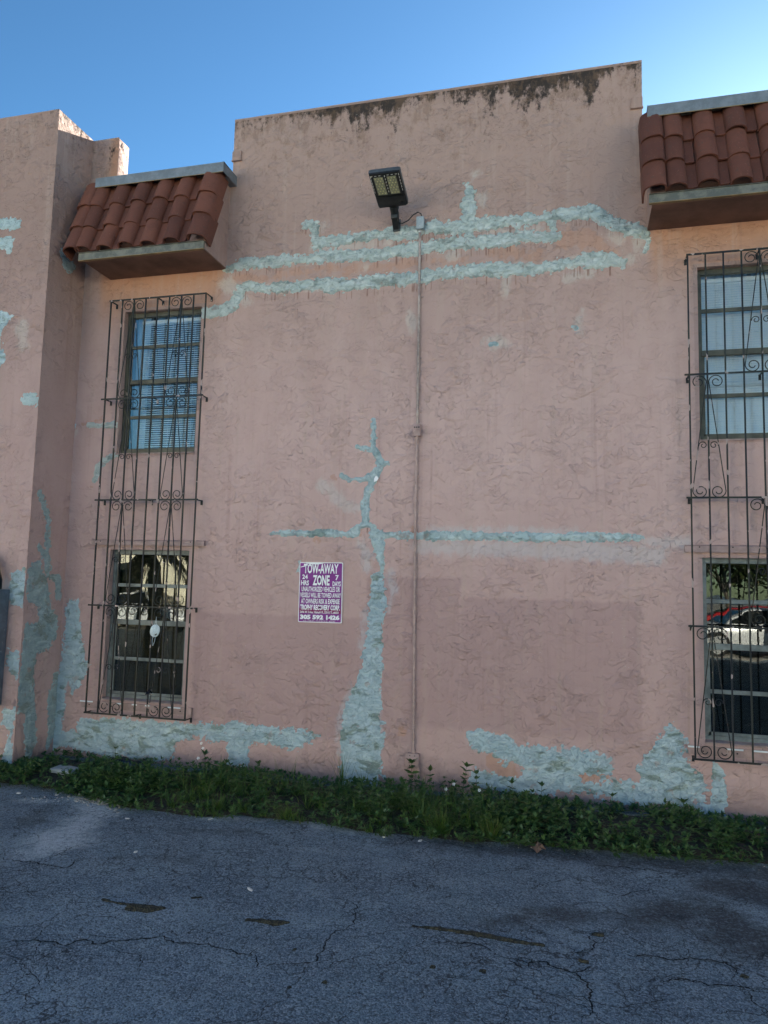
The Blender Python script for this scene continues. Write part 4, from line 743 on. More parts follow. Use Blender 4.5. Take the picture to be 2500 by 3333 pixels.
# cracks: thin dark ribbons lying in the surface
def crackmat():
    m=simple('crack_dirt',(.014,.015,.018),.95,0,.3,30); return m
MAT['crack']=crackmat()
def mossmat():
    m,n,b=newmat('moss_fill'); k=N(n); P=k.geo(); v1=n.nodes.new('ShaderNodeTexVoronoi'); v1.inputs['Scale'].default_value=110; k.l.new(P,v1.inputs['Vector']); s1=k.sep(v1.outputs['Color'])[0]
    c=k.mix(k.ss(s1,.2,.9),(.022,.021,.014),(.085,.078,.045)); c=k.mix(k.ss(k.noise(P,25,4,.6),.5,.65),c,(.03,.032,.03)); k.inp(b.inputs['Base Color'],c); b.inputs['Roughness'].default_value=.95; k.inp(b.inputs['Normal'],k.bump(v1.outputs['Distance'],.008)); return m
MAT['moss']=mossmat()
CR=[[(-2.906,-3.622),(-2.82,-3.573),(-2.587,-3.546),(-2.397,-3.464),(-2.255,-3.366),(-2.024,-3.34),(-1.803,-3.327),(-1.615,-3.338),(-1.61,-3.234)],[(-1.615,-3.338),(-1.53,-3.456)],
[(-1.519,-3.441),(-1.401,-3.368),(-1.28,-3.294),(-1.303,-3.083),(-1.274,-2.621),(-1.346,-2.577)],[(-3.788,-2.639),(-3.5,-2.653),(-3.263,-2.68),(-3.252,-2.458)],
[(-.433,-2.948),(-.323,-2.976),(-.161,-2.949),(-.011,-3.021),(.044,-3.095),(.064,-3.175),(.052,-3.261),(.061,-3.357),(-.02,-3.474)],[(-.011,-3.021),(.068,-2.925)],
[(.383,-2.988),(.474,-2.937),(.61,-2.95),(.762,-2.914),(.88,-2.93)],[(.788,-2.938),(.795,-3.05),(.829,-3.156)],[(-1.365,-1.624),(-1.254,-1.509),(-1.194,-1.384),(-1.063,-1.418),(-.891,-1.411),(-.688,-1.394),(-.396,-1.269)],
[(.033,-1.45),(.254,-1.48),(.489,-1.45),(.725,-1.42)],[(.043,-1.937),(.225,-1.97),(.37,-1.867),(.512,-1.839)],[(-.434,-2.935),(-.743,-2.928)],[(-.27,-3.056),(-.344,-3.007)],
[(.201,-2.733),(.353,-2.724),(.537,-2.703),(.742,-2.676),(.78,-2.818)],[(-.096,-2.748),(.072,-2.748),(.097,-2.66),(.063,-2.529)],[(-.323,-2.976),(-.231,-2.947),(-.236,-3.046),(-.154,-3.112)]]
rc=random.Random(3)
for i in range(90):
    x=rc.uniform(-4.6,1.6);y=rc.uniform(-4.3,-1.6);a=rc.uniform(0,6.3) if rc.random()<.5 else rc.gauss(0,.35);p=[(x,y)]
    for j in range(rc.randint(2,6)):
        a+=rc.gauss(0,.5); l=rc.uniform(.06,.22); x+=l*math.cos(a);y+=l*math.sin(a)*.8; p.append((x,y))
    CR.append(p)
def subdiv(p,amp,n=4):
    for q in range(n):
        o=[p[0]]
        for a,b_ in zip(p[:-1],p[1:]):
            dx,dy=b_[0]-a[0],b_[1]-a[1]; t=rc.gauss(0,amp); o+=[((a[0]+b_[0])/2-dy*t,(a[1]+b_[1])/2+dx*t),b_]
        p=o
    return p
for ci,p in enumerate(CR):
    main=ci<16; p=subdiv(p,.13,4); wmax=(.0040 if main else .0018)*rc.uniform(.8,1.3); v=[];f=[]; n=len(p)
    for i,(x,y) in enumerate(p):
        a=p[max(i-1,0)];b_=p[min(i+1,n-1)]; dx,dy=b_[0]-a[0],b_[1]-a[1]; l=math.hypot(dx,dy)+1e-9; w_=wmax*rc.uniform(.35,1.5)*(min(1,.15+4*min(i,n-1-i)/n)); z=float(gz_h(np.array(x),np.array(y)))+.0035
        v+=[(x-dy/l*w_,y+dx/l*w_,z),(x+dy/l*w_,y-dx/l*w_,z)]
    for i in range(n-1): f.append((2*i,2*i+1,2*i+3,2*i+2))
    MB().add(v,f).obj('crack',MAT['crack'],lot)
def blobmesh(prims,name,mat,z=.004,step=.012,rag=.02,dome=0,parent=None,seed=0):
    pts=[q for _,pp in prims for q in pp]; u0=min(p[0] for p in pts)-.15;u1=max(p[0] for p in pts)+.15;v0=min(p[1] for p in pts)-.15;v1=max(p[1] for p in pts)+.15
    U,V=np.meshgrid(np.arange(u0,u1,step),np.arange(v0,v1,step),indexing='ij'); D=sdf(prims,U,V)+rag*1.6*fbm(U,V,14,4,seed)
    Zz=gz_h(U,V)+z+dome*np.clip(-D/.03,0,1)+.004*np.abs(fbm(U,V,40,2,1)) -.007*(D>-.004); idx=np.arange(U.size).reshape(U.shape)
    c=np.minimum(np.minimum(D[:-1,:-1],D[1:,:-1]),np.minimum(D[1:,1:],D[:-1,1:]))<0
    F=np.stack([idx[:-1,:-1],idx[1:,:-1],idx[1:,1:],idx[:-1,1:]],-1)[c]; used=np.unique(F); re=np.full(U.size,-1); re[used]=np.arange(len(used))
    return link(name,npmesh(name,np.stack([U.ravel(),V.ravel(),Zz.ravel()],1)[used],re[F],mat,{},True),parent)
for i,pr in enumerate([[('s',[(-2.725,-3.01,.008),(-2.62,-3.02,.016),(-2.52,-3.02,.02)]),('s',[(-2.50,-3.045,.042),(-2.40,-3.03,.045),(-2.335,-3.0,.02)])],[('s',[(-1.80,-2.985,.02),(-1.74,-2.975,.022),(-1.64,-2.975,.030),(-1.575,-2.945,.018)])],[('s',[(-2.235,-2.82,.018),(-2.20,-2.80,.022)])],
  [('s',[(-.893,-2.779,.014),(-.735,-2.763,.02),(-.541,-2.767,.024),(-.352,-2.776,.024),(-.26,-2.78,.010),(-.19,-2.775,.012)])],[('s',[(.09,-2.56,.022),(.12,-2.56,.018)])],[('s',[(.02,-2.88,.018),(.04,-2.885,.016)])],[('s',[(-.46,-3.14,.017)])],[('s',[(.80,-2.80,.026)])],[('s',[(-.71,-3.18,.018)])],[('s',[(-1.43,-3.22,.016)])],[('s',[(-1.18,-3.47,.014)])],[('s',[(-1.32,-3.56,.014)])]]):
    blobmesh(pr,'moss_patch',MAT['moss'],.004,.008,.012,.006,lot,i)
# soil strip with ragged front edge
_E=[(-9,-1.2),(-5.06,-1.17),(-4.74,-1.16),(-4.37,-1.23),(-3.98,-1.33),(-3.62,-1.43),(-3.32,-1.45),(-2.92,-1.47),(-2.68,-1.37),(-2.3,-1.34),(-2.06,-1.30),(-1.53,-1.37),(-.95,-1.37),(-.4,-1.27),(.04,-1.25),(.46,-1.17),(.86,-1.17),(1.25,-1.11),(4,-1.05)]
def edge_y(x): return np.interp(x,[e[0] for e in _E],[e[1] for e in _E])+.045*fbm(np.asarray(x,float),np.asarray(x,float)*0,2.6,3,5)
MAT['soil']=simple('dark_soil',(.045,.038,.028),.95,0,.4,20,.01,50)
xs=np.arange(-9,4,.05); ts=np.linspace(0,1,16); U,T=np.meshgrid(xs,ts,indexing='ij'); ey=edge_y(U)+.05+.04*fbm(U,U*0,6,3,2); Yv=ey*(1-T)+.05*T
Zv=.006+.03*sstep(0,.2,T)+.012*fbm(U,Yv,6,3,3)*sstep(0,.1,T)-.05*sstep(.5,1,T)
idx=np.arange(U.size).reshape(U.shape); F=np.stack([idx[:-1,:-1],idx[1:,:-1],idx[1:,1:],idx[:-1,1:]],-1).reshape(-1,4)
tag(link('soil_strip',npmesh('soil_strip',np.stack([U.ravel(),Yv.ravel(),Zv.ravel()],1),F,MAT['soil'],{},True)),'narrow strip of dark soil between asphalt and wall',None,None,'structure')

# ------------------------------------------------------------------ weeds
def leafmat(name,c1,c2,c3,rough=.5):
    m,n,b=newmat(name); k=N(n); a=k.attr('tone'); P=k.geo()
    c=k.mix(k.ss(a,0,.6),c1,c2); c=k.mix(k.ss(a,.82,1),c,c3); c=k.mix(k.math('MULTIPLY',k.ss(k.noise(P,30,3),.4,.7),.3),c,c1)
    k.inp(b.inputs['Base Color'],c); b.inputs['Roughness'].default_value=rough; b.inputs['Specular IOR Level'].default_value=.4
    t=n.nodes.new('ShaderNodeBsdfTranslucent'); k.l.new(c,t.inputs[0]); mx=n.nodes.new('ShaderNodeMixShader'); mx.inputs[0].default_value=.2
    o=[x for x in n.nodes if x.type=='OUTPUT_MATERIAL'][0]; k.l.new(b.outputs[0],mx.inputs[1]); k.l.new(t.outputs[0],mx.inputs[2]); k.l.new(mx.outputs[0],o.inputs[0]); return m
MAT['leaf']=leafmat('weed_leaf',(.035,.075,.022),(.075,.150,.042),(.17,.24,.13)); MAT['grass']=leafmat('grass_blade',(.040,.085,.018),(.095,.175,.032),(.22,.22,.08)); MAT['stem']=simple('weed_stem',(.05,.08,.03),.6)
# leaf template: toothed blade folded along the midrib (unit length along x)
LT=np.array([(0,0,0),(.22,.20,.05),(.36,.17,.055),(.55,.20,.03),(.78,.10,-.02),(1,0,-.10),(.78,-.10,-.02),(.55,-.20,.03),(.36,-.17,.055),(.22,-.20,.05),(.25,0,0),(.6,0,-.015)])
LF=np.array([(0,10,1),(0,9,10),(1,10,2),(9,8,10),(2,10,11),(10,8,11),(2,11,3),(8,7,11),(3,11,4),(7,6,11),(4,11,5),(6,5,11)])
def rotz_y(az,el,roll):
    ca,sa,ce,se,cr,sr=np.cos(az),np.sin(az),np.cos(el),np.sin(el),np.cos(roll),np.sin(roll)
    X=np.stack([ca*ce,sa*ce,se],-1); Y0=np.stack([-sa,ca,0*az],-1); Z0=np.cross(X,Y0); Y=Y0*cr[:,None]+Z0*sr[:,None]; Z=np.cross(X,Y); return X,Y,Z
def leaves(pos,az,el,roll,ln,wd,tone,name,mat,T=LT,Fc=LF):
    X,Y,Z=rotz_y(az,el,roll); L=ln[:,None,None]
    V=pos[:,None,:]+L*(T[None,:,0:1]*X[:,None]+T[None,:,1:2]*wd[:,None,None]*Y[:,None]+T[None,:,2:3]*Z[:,None])
    n=len(pos); k=len(T); Fq=(Fc[None]+ (np.arange(n)*k)[:,None,None]).reshape(-1,3)
    return npmesh(name,V.reshape(-1,3),Fq,mat,{'tone':np.repeat(tone,k)},False)
SX=[-5.84,-5.38,-4.87,-4.42,-3.69,-3.38,-2.87,-2.39,-1.92,-1.56,-1.21,-.82,-.4,0,.36,.59,.89,1.18,1.54]; SZ=[-.16,-.05,-.05,-.04,.07,.05,0,-.02,.02,.07,.12,.05,.03,.03,0,.03,.02,-.02,-.03]
def top_h(x,y):
    # canopy height of the weeds: low by the wall, tallest towards the asphalt
    h=.20+.05*fbm(x,y,1.1,3,4)+.06*fbm(x,y,4.5,2,6)
    t=(y-edge_y(x))/(-edge_y(x)); h=h*(.30+.75*sstep(0,.30,t)); k=(7.05+y)/7.05
    cap=1.9+(np.interp(x/k,SX,SZ)-1.9)*k+.06*fbm(x,y,5,2,2)
    return np.maximum(np.minimum(h,cap)*np.where(x>-2.2,.80,.88),.03)
def leafy(n_pl,xr,ymin_off,dens,name,seed,leaf=.036,tall=None):
    g=np.random.default_rng(seed); x=g.uniform(*xr,n_pl*3); t=g.random(n_pl*3)**1.05; y=(edge_y(x)-.07)*(1-t)+-.03*t
    ok=dens(x,t,g)&~((x<CX+.03)&(y>CY-.05)); x,y,t=x[ok][:n_pl],y[ok][:n_pl],t[ok][:n_pl]; H=top_h(x,y)*g.uniform(.45,1.2,len(x))
    if tall is not None: H=H*tall
    pos=[];az=[];el=[];ln=[];tn=[];stems=MB()
    lean=g.normal(0,.22,(len(x),2)); lean[:,1]-=.12*(1-t)
    for i in range(len(x)):
        nw=int(np.clip(H[i]/.032,2,9)); tone=g.random()
        bright=.25*g.random()
        for w_ in range(nw):
            q=(w_+1)/nw; hx=x[i]+lean[i,0]*H[i]*q;hy=y[i]+lean[i,1]*H[i]*q;hz=.02+H[i]*q**.9
            if hy>-.03: hy=-.03
            nl=4 if w_<nw-1 else 6; a0=g.random()*6.28
            for l in range(nl):
                pos.append((hx,hy,hz)); az.append(a0+l*6.283/nl+g.normal(0,.25)); el.append(g.normal(.25 if w_<nw-1 else .75,.30)-.15*(w_==0)); ln.append(leaf*g.uniform(.65,1.35)*(1.0 if w_<nw-1 else .8)*(1.1-.25*q)); tn.append(np.clip(tone*.5+g.random()*.45+bright*(w_==nw-1),0,1))
    pos=np.array(pos);az=np.array(az);el=np.array(el);ln=np.array(ln)
    return leaves(pos,az,el,g.normal(0,.3,len(az)),ln,g.uniform(.75,1.25,len(az)),np.array(tn),name,MAT['leaf'])
gap=lambda x,t: ((x>-4.95)&(x<-4.35)&(t<.75)&(t>.45))
def dens1(x,t,g): return (g.random(len(x))<np.where((x>-3.4)&(x<-.6),.55,1.0)*np.clip(.62+1.3*fbm(x,t*1.3,1.9,3,3),.12,1)) 
me=leafy(2400,(-7.0,3.9),0,dens1,'leafy_weeds',21,.054)
tag(link('leafy_weeds',me),'low dark green leafy weeds along the foot of the wall','weeds',None,'stuff')
me=leafy(1300,(-7.0,3.9),0,lambda x,t,g:(t<.22)|(g.random(len(x))<.15),'creeping_weeds',22,.022,.55)
tag(link('creeping_weeds',me),'small creeping weeds spilling over the asphalt edge','weeds',None,'stuff')
# grass blades
GT=[];GF=[]
for i in range(5):
    q=i/4; w_=.5*(1-q**1.6); GT+=[(q,w_,0),(q,-w_,0)]
GT=np.array(GT); GF=np.array([(2*i,2*i+1,2*i+3) for i in range(4)]+[(2*i,2*i+3,2*i+2) for i in range(4)])
def blades(x,y,h,az,lean,curve,wd,tone,name,z0=.01):
    n=len(x); q=GT[None,:,0]; hx=np.sin(lean)[:,None]*q+curve[:,None]*q**2.2; hz=np.cos(lean)[:,None]*q-.45*np.abs(curve)[:,None]*q**2.6
    side=np.stack([-np.sin(az),np.cos(az)],1); w_=GT[None,:,1]*wd[:,None]
    X=x[:,None]+h[:,None]*hx*np.cos(az)[:,None]+w_*side[:,0:1]; Y=y[:,None]+h[:,None]*hx*np.sin(az)[:,None]+w_*side[:,1:2]; Z=z0+np.maximum(h[:,None]*hz,-.0)+.0*q
    Y=np.minimum(Y,-.02); V=np.stack([X,Y,Z],-1).reshape(-1,3); Fq=(GF[None]+(np.arange(n)*10)[:,None,None]).reshape(-1,3)
    return npmesh(name,V,Fq,MAT['grass'],{'tone':np.repeat(tone,10)},False)
def tuft(cx,cy,n,h,spread,g,up=0):
    r=np.abs(g.normal(0,spread,n)); a=g.random(n)*6.283; return cx+r*np.cos(a),cy+r*np.sin(a)*.7,h*g.uniform(.5,1.15,n),a+g.normal(0,.5,n),np.abs(g.normal(.35 if not up else .12,.25,n)),g.normal(.35,.2,n)*(1 if not up else .3)
g=np.random.default_rng(9); cols=[[] for _ in range(6)]
def addt(*a,**k):
    for c,v in zip(cols,tuft(*a,**k)): c.append(v)
for i in range(130):
    x=g.uniform(-3.45,-.5); t=g.random()**1.1; addt(x,float(edge_y(x))*(1-t)-.12*t,int(g.integers(14,34)),float(top_h(np.array(x),np.array(float(edge_y(x))*(1-t)-.12*t)))*g.uniform(1.0,1.75),.035,g)
for i in range(60):
    x=g.uniform(-6.5,3.9); t=g.random()*.5; addt(x,float(edge_y(x))*(1-t),int(g.integers(6,16)),.11*g.uniform(.7,1.3),.03,g)
cc=[np.concatenate(c) for c in cols]
me=blades(*cc,wd=g.uniform(.0045,.0095,len(cc[0])),tone=np.clip(g.random(len(cc[0]))*.95,0,1),name='tall_grass')
tag(link('tall_grass',me),'green grass growing among the weeds in the middle of the strip','grass',None,'stuff')
# separate plants one can point to
def grass_clump(x,y,n,h,spread,label,seed,up=0):
    g=np.random.default_rng(seed); c=tuft(0,0,n,h,spread,g,up); X,Y,H_,A,Ln,Cv=c; me=blades(X,np.minimum(Y,-.021),H_,A,Ln,Cv,g.uniform(.004,.009,n),np.clip(g.random(n),0,1),'grass_clump',.02); o=link('grass_clump',me,None,(x,y,0)); tag(o,label,'grass clump','grass clumps')
# blades() clamps y against the wall in world terms, so clumps keep clear of it
grass_clump(-1.02,-1.22,120,.24,.045,'arching grass clump at the asphalt edge right of the conduit',1)
grass_clump(-.62,-1.20,150,.22,.055,'broad arching grass clump at the asphalt edge, second right of the conduit',2)
grass_clump(-2.15,-.16,22,.36,.03,'tall upright grass blades in front of the pale blue skim coat',3,1)
grass_clump(-1.93,-.22,8,.28,.02,'few thin grass blades just left of the conduit foot',4,1)
grass_clump(-2.25,-1.30,90,.18,.045,'low grass clump spilling on the asphalt below the tow away sign',5)
grass_clump(-2.62,-.30,16,.28,.08,'sparse upright blades left of the blue skim coat',6,1)
def weed(x,y,h,label,seed,ln=.055,flowers=0):
    g=np.random.default_rng(seed); t=thing('weed_plant',label,'weed',(x,y,.01),'taller weeds')
    lx,ly=g.normal(0,.08),-.05; pos=[];az=[];el=[];L=[];nw=max(3,int(h/.045))
    pts=[(lx*h*q,ly*h*q,h*q) for q in np.linspace(0,1,5)]; MB().tube(pts,[.003,.0028,.0024,.002,.0014],5).obj('stem',MAT['stem'],t)
    for w_ in range(nw):
        q=.3+.7*(w_)/(nw-1); a0=w_*1.57
        for s in range(2 if w_<nw-1 else 4):
            for d,sc_ in ((0,1.),(.7,.62),(-.7,.62)):
                a=a0+s*(3.14 if w_<nw-1 else 1.57)+d; pos.append((lx*h*q,ly*h*q,h*q)); az.append(a+g.normal(0,.15)); el.append(g.normal(.35 if w_<nw-1 else .8,.15)); L.append(ln*sc_*g.uniform(.85,1.25))
    link('foliage',leaves(np.array(pos),np.array(az),np.array(el),g.normal(0,.2,len(az)),np.array(L),np.full(len(az),1.1),g.random(len(az))*.7,'foliage',MAT['leaf']),t)
    return t
weed(-1.50,-.13,.25,'leafy weed standing right in front of the small box at the conduit foot',1,.075)
weed(-1.32,-.14,.20,'leafy weed just right of the conduit foot',2,.06)
weed(-1.02,-.16,.27,'taller leafy weed, second right of the conduit',3,.065)
weed(-.86,-.30,.25,'bushy leafy weed right of the conduit, third one along',4,.065)
weed(-.55,-.28,.19,'small leafy weed under the left end of the right skim coat',5,.055)
weed(-.32,-.32,.20,'small leafy weed under the middle of the right skim coat',6,.055)
weed(.28,-.25,.15,'leafy weed under the right skim coat, near its low middle',7,.05)
weed(.85,-.40,.19,'leafy weed below the small vertical repair strip at right',8,.055)
weed(-3.42,-.45,.24,'leafy weed with pale sprigs under the left grille corner',9,.06)
weed(-4.55,-.22,.16,'small leafy weed behind the black plastic near the left corner',10,.05)
weed(-2.95,-.30,.16,'leafy weed at the left end of the grass',11,.055)
weed(-5.0,-.55,.16,'leafy weed next to the pilaster foot',12,.055)
# wild flowers
pet=MB()
for k_ in range(5):
    a=k_*1.2566; c,s=math.cos(a),math.sin(a); pet.add([(0,0,0),(c*.009-s*.005,s*.009+c*.005,.002),(c*.016,s*.016,.0),(c*.009+s*.005,s*.009-c*.005,.002)],[(0,1,2),(0,2,3)])
petm=pet.mesh('petals',MAT['white']); MAT['yellow']=simple('flower_eye',(.45,.30,.04),.7)
eye=MB().box(-.003,.003,-.003,.003,-.001,.003).mesh('eye',MAT['yellow']); stm=MB().tube([(0,0,0),(.004,0,-.05),(.0,.01,-.12)],.0012,4).mesh('stem',MAT['stem'])
for x,y,z,l in ((-1.07,-.72,.215,'left white flower of the pair below the conduit'),(-1.02,-.62,.235,'right white flower of the pair below the conduit'),(-.80,-.66,.215,'single white flower right of the pair'),(-3.50,-.42,.345,'highest white flower under the left grille'),(-3.46,-.46,.31,'white flower just under the highest one'),(-3.43,-.60,.25,'lowest white flower under the left grille')):
    t=thing('wild_flower',l,'flower',(x,y,z),'white wild flowers'); t.rotation_euler=(R(60),R(rnd.uniform(-25,25)),0); link('petals',petm,t); link('eye',eye,t); link('stem',stm,t,None,(R(-60),0,0))
# litter and rubble
def rock(name,x,y,z,sx,sy,sz,mat,seed,label=None,cat=None,group=None,kind=None):
    bm=bmesh.new(); bmesh.ops.create_icosphere(bm,subdivisions=2,radius=1); rr=random.Random(seed)
    o=[Vector((rr.uniform(-1,1),rr.uniform(-1,1),rr.uniform(-1,1))).normalized() for _ in range(7)]; h=[rr.uniform(.55,.95) for _ in o]
    for q in bm.verts:
        for n_,d in zip(o,h):
            e=q.co.dot(n_)
            if e>d: q.co-=n_*(e-d)
        q.co=Vector((q.co.x*sx,q.co.y*sy,q.co.z*sz))
    me=bpy.data.meshes.new(name); bm.to_mesh(me); bm.free(); me.materials.append(mat); ob=link(name,me,None,(x,y,z),(0,0,rr.uniform(0,6))); return tag(ob,label,cat,group,kind)
for i,(x,y,sx,sy,l) in enumerate([(-1.965,-2.609,.055,.018,'long white paint scrap on the asphalt left of centre'),(-3.459,-1.661,.035,.022,'pale scrap on the dusty asphalt at left'),(-2.985,-2.275,.03,.016,'small pale scrap on the asphalt below the left window'),(-1.141,-1.407,.04,.018,'white flake beside the crack near the grass'),(-1.42,-1.42,.02,.015,'white chip at the grass edge below the conduit'),(-2.84,-1.46,.035,.022,'pale stone chip at the weeds edge under the sign'),(-4.74,-1.36,.03,.02,'white chip left on the asphalt near the pilaster'),(-4.4,-1.30,.03,.02,'white chip lying beside the rubble at left')]):
    rock('white_scrap',x,y,.008,sx*.7,sy*.8,.006,MAT['paper'],i,l,'scrap','white scraps on the asphalt')
V=[];Fc=[]; rr=random.Random(5); base=None
def addrock(mb,x,y,z,r):
    v=[];n=rr.randint(5,7)
    for zz,q in ((-.3,.8),(.25,1),(.75,.5)):
        for k_ in range(n): a=6.283*k_/n+rr.uniform(-.2,.2); v.append((x+r*q*math.cos(a)*rr.uniform(.8,1.2),y+r*q*math.sin(a)*rr.uniform(.7,1.1),z+r*zz*.7))
    f=[(j*n+k_,j*n+(k_+1)%n,(j+1)*n+(k_+1)%n,(j+1)*n+k_) for j in range(2) for k_ in range(n)]+[tuple(2*n+k_ for k_ in range(n))]; mb.add(v,f)
mb=MB()
for i in range(150): x=rr.gauss(-3.98,.16); addrock(mb,x,float(edge_y(x))-.02+rr.gauss(0,.045)-.12*max(0,x+3.9),.006,rr.uniform(.004,.014))
for i in range(90): x=rr.uniform(-5.2,1.6); addrock(mb,x,float(edge_y(x))-abs(rr.gauss(0,.07)),.004,rr.uniform(.002,.006))
for i in range(70): addrock(mb,rr.uniform(-4.8,1.5),rr.uniform(-4.3,-1.5),.003,rr.uniform(.0015,.0045))
for i in range(22): addrock(mb,rr.gauss(-4.45,.12),rr.gauss(-1.42,.05),.004,rr.uniform(.004,.012))
tag(mb.obj('loose_gravel',MAT['stone']),'pale loose gravel chips along the asphalt edge','gravel',None,'stuff')
# dead leaf, black plastic, paving slab
m=MB(); a=[(0,0,.0),(.03,.035,.03),(.07,.03,.012),(.06,.0,.035),(.09,-.02,.01),(.05,-.04,.028),(.01,-.05,.006),(-.02,-.02,.022),(-.03,.02,.008)]
m.add(a+[(.03,0,.018)],[(i,(i+1)%9,9) for i in range(9)]); o=m.obj('dead_leaf',MAT['deadleaf'],None,True,loc=(-.31,-1.345,.02),rot=(R(28),0,.3)); o.scale=(.9,.9,1.3); tag(o,'curled brown dead leaf at the edge of the weeds','leaf')
n=24; v=[];f=[]
for i in range(n+1):
    for j in range(9):
        u=i/n; a=math.pi*j/8; r=.042*(.6+math.sin(math.pi*min(1,max(0,u)))**.5); v.append((-.30+.60*u,-r*math.cos(a)*(1+.2*math.sin(9*u)),r*math.sin(a)*(1.1+.12*math.sin(7*u+j)+.08*math.sin(23*u+2*j))+.02*u))
for i in range(n):
    for j in range(8): k_=i*9+j; f.append((k_,k_+1,k_+10,k_+9))
tag(MB().add(v,f).obj('plastic_sheet',MAT['bag'],None,True,loc=(-4.40,-.34,.035),rot=(0,0,R(-4))),'crumpled black plastic half hidden in the weeds below the left grille','plastic sheet')
tag(MB().box(-.13,.13,-.07,.07,0,.04,bev=.008).obj('paving_slab',MAT['box_grey'],None,True,loc=(-4.72,-.78,.055),rot=(R(6),0,R(-12))),'flat grey slab lying in the weeds near the pilaster','paving slab')

# ------------------------------------------------------------------ across the lot (mirrored in the glass, with pale surfaces added to bounce light)
MAT['car_white']=simple('car_paint_white',(.70,.71,.72),.22,0,.03,1); MAT['car_dark']=simple('car_paint_dark',(.07,.075,.085),.22,.2,.05,1); MAT['car_glass']=simple('car_glass',(.015,.018,.02),.05); MAT['tyre']=simple('tyre',(.02,.02,.02),.8); MAT['rimm']=simple('wheel_rim',(.45,.46,.47),.3,.7,.1); MAT['lamp_red']=simple('tail_lamp',(.35,.02,.02),.2); MAT['lamp_clear']=simple('head_lamp',(.75,.77,.8),.1)
def car(loc,rz,paint,label):
    t=thing('parked_car',label,'car',loc,'cars parked across the lot',rz)
    st=[(-2.25,.42,.72,.80),(-2.15,.30,.95,.88),(-1.4,.26,1.02,.91),(-.6,.24,.97,.92),(.6,.24,.95,.92),(1.3,.26,.90,.90),(1.95,.30,.78,.85),(2.22,.40,.62,.74)]
    v=[];f=[]
    for x,zb,zt,hw in st: v+=[(x,-hw*.94,zb),(x,-hw,(zb+zt)/2),(x,-hw*.93,zt-.06),(x,-hw*.80,zt),(x,hw*.80,zt),(x,hw*.93,zt-.06),(x,hw,(zb+zt)/2),(x,hw*.94,zb)]
    for i in range(len(st)-1):
        for j in range(8): f.append((i*8+j,i*8+(j+1)%8,(i+1)*8+(j+1)%8,(i+1)*8+j))
    f+=[tuple(range(8)),tuple(range((len(st)-1)*8,len(st)*8))]; MB().add(v,f).obj('body',paint,t,True)
    cb_=[(-1.75,.98,.76,.0),(-1.15,1.36,.62,0),(-.2,1.45,.60,0),(.45,1.38,.60,0),(1.15,.93,.74,0)]
    v=[];f=[]
    for x,zt,hw,_ in cb_: v+=[(x,-.80,.90),(x,-hw,zt-.03),(x,-hw*.8,zt),(x,hw*.8,zt),(x,hw,zt-.03),(x,.80,.90)]
    for i in range(4):
        for j in range(5): f.append((i*6+j,i*6+j+1,(i+1)*6+j+1,(i+1)*6+j))
    MB().add(v,f).obj('roof',paint,t,True)
    gl=MB()
    for s in (-1,1):
        gl.add([(-1.45,s*.805,.98),(-1.05,s*.655,1.30),(-.28,s*.635,1.385),(-.28,s*.795,.98)],[(0,1,2,3)]); gl.add([(-.2,s*.795,.98),(-.2,s*.635,1.385),(.42,s*.635,1.32),(.95,s*.78,.98)],[(0,1,2,3)])
    gl.add([(1.12,-.62,.965),(1.12,.62,.965),(.5,.50,1.375),(.5,-.50,1.375)],[(0,1,2,3)]); gl.add([(-1.70,-.62,1.03),(-1.70,.62,1.03),(-1.2,.50,1.35),(-1.2,-.50,1.35)],[(0,1,2,3)])
    gl.obj('side_glass',MAT['car_glass'],t)
    w_=MB().tube([(0,-.1,0),(0,.1,0)],.32,20).mesh('wheel',MAT['tyre'],True); r_=MB().tube([(0,-.105,0),(0,.105,0)],.20,14).mesh('rim',MAT['rimm'],True)
    for x in (-1.38,1.36):
        for s in (-1,1): wo=link('wheel',w_,t,(x,s*.80,.32)); link('rim',r_,wo)
    for s in (-1,1):
        MB().box(2.08,2.2,s*.62-.14,s*.62+.14,.60,.70,bev=.02).obj('headlight',MAT['lamp_clear'],t,True); MB().box(-2.24,-2.16,s*.66-.14,s*.66+.14,.70,.86,bev=.02).obj('tail_light',MAT['lamp_red'],t,True)
    return t
car((-16.2,-18.3,0),R(4),MAT['car_white'],'white saloon car mirrored in the lower left window')
car((5.4,-18.6,0),R(176),MAT['car_white'],'white saloon car mirrored in the lower right window')
MAT['cream']=simple('cream_wall_paint',(.80,.735,.58),.85,0,.12,.6); MAT['redpaint']=simple('red_shop_paint',(.38,.02,.02),.6); MAT['roofw']=simple('pale_roof',(.6,.6,.58),.7); MAT['beige']=simple('beige_render',(.42,.38,.30),.85)
yd=MB().box(-120,120,-140,-17,-.05,.02); tag(yd.obj('concrete_yard',simple('pale_concrete',(.36,.34,.30),.9,0,.15,.4)),'pale concrete yard across the lot, added to bounce sunlight',None,None,'structure')  # far ground made pale so it bounces sunlight onto the shaded wall
MAT['car_red']=simple('car_paint_red',(.42,.02,.02),.25,0,.05,1)
car((7.0,-25,0),R(4),MAT['car_red'],'red saloon car mirrored in the upper half of the lower right window')
bb=thing('cream_block','long cream block across the lot, enlarged to bounce light, mirrored in the left windows','building',(-26,-20.5,0)); MB().box(-26,19,-8,0,0,7.0).obj('wall',MAT['cream'],bb); MB().box(-26.2,19.2,-8.2,.3,7.01,7.3).obj('roof',MAT['roofw'],bb)  # mirrored cream wall built taller and closer to bounce light onto the stucco
for i in range(10):
    for z in (1.0,4.2): MB().box(-24+i*4.4,-22.6+i*4.4,.002,.05,z,z+1.5).obj('window',MAT['car_glass'],bb)
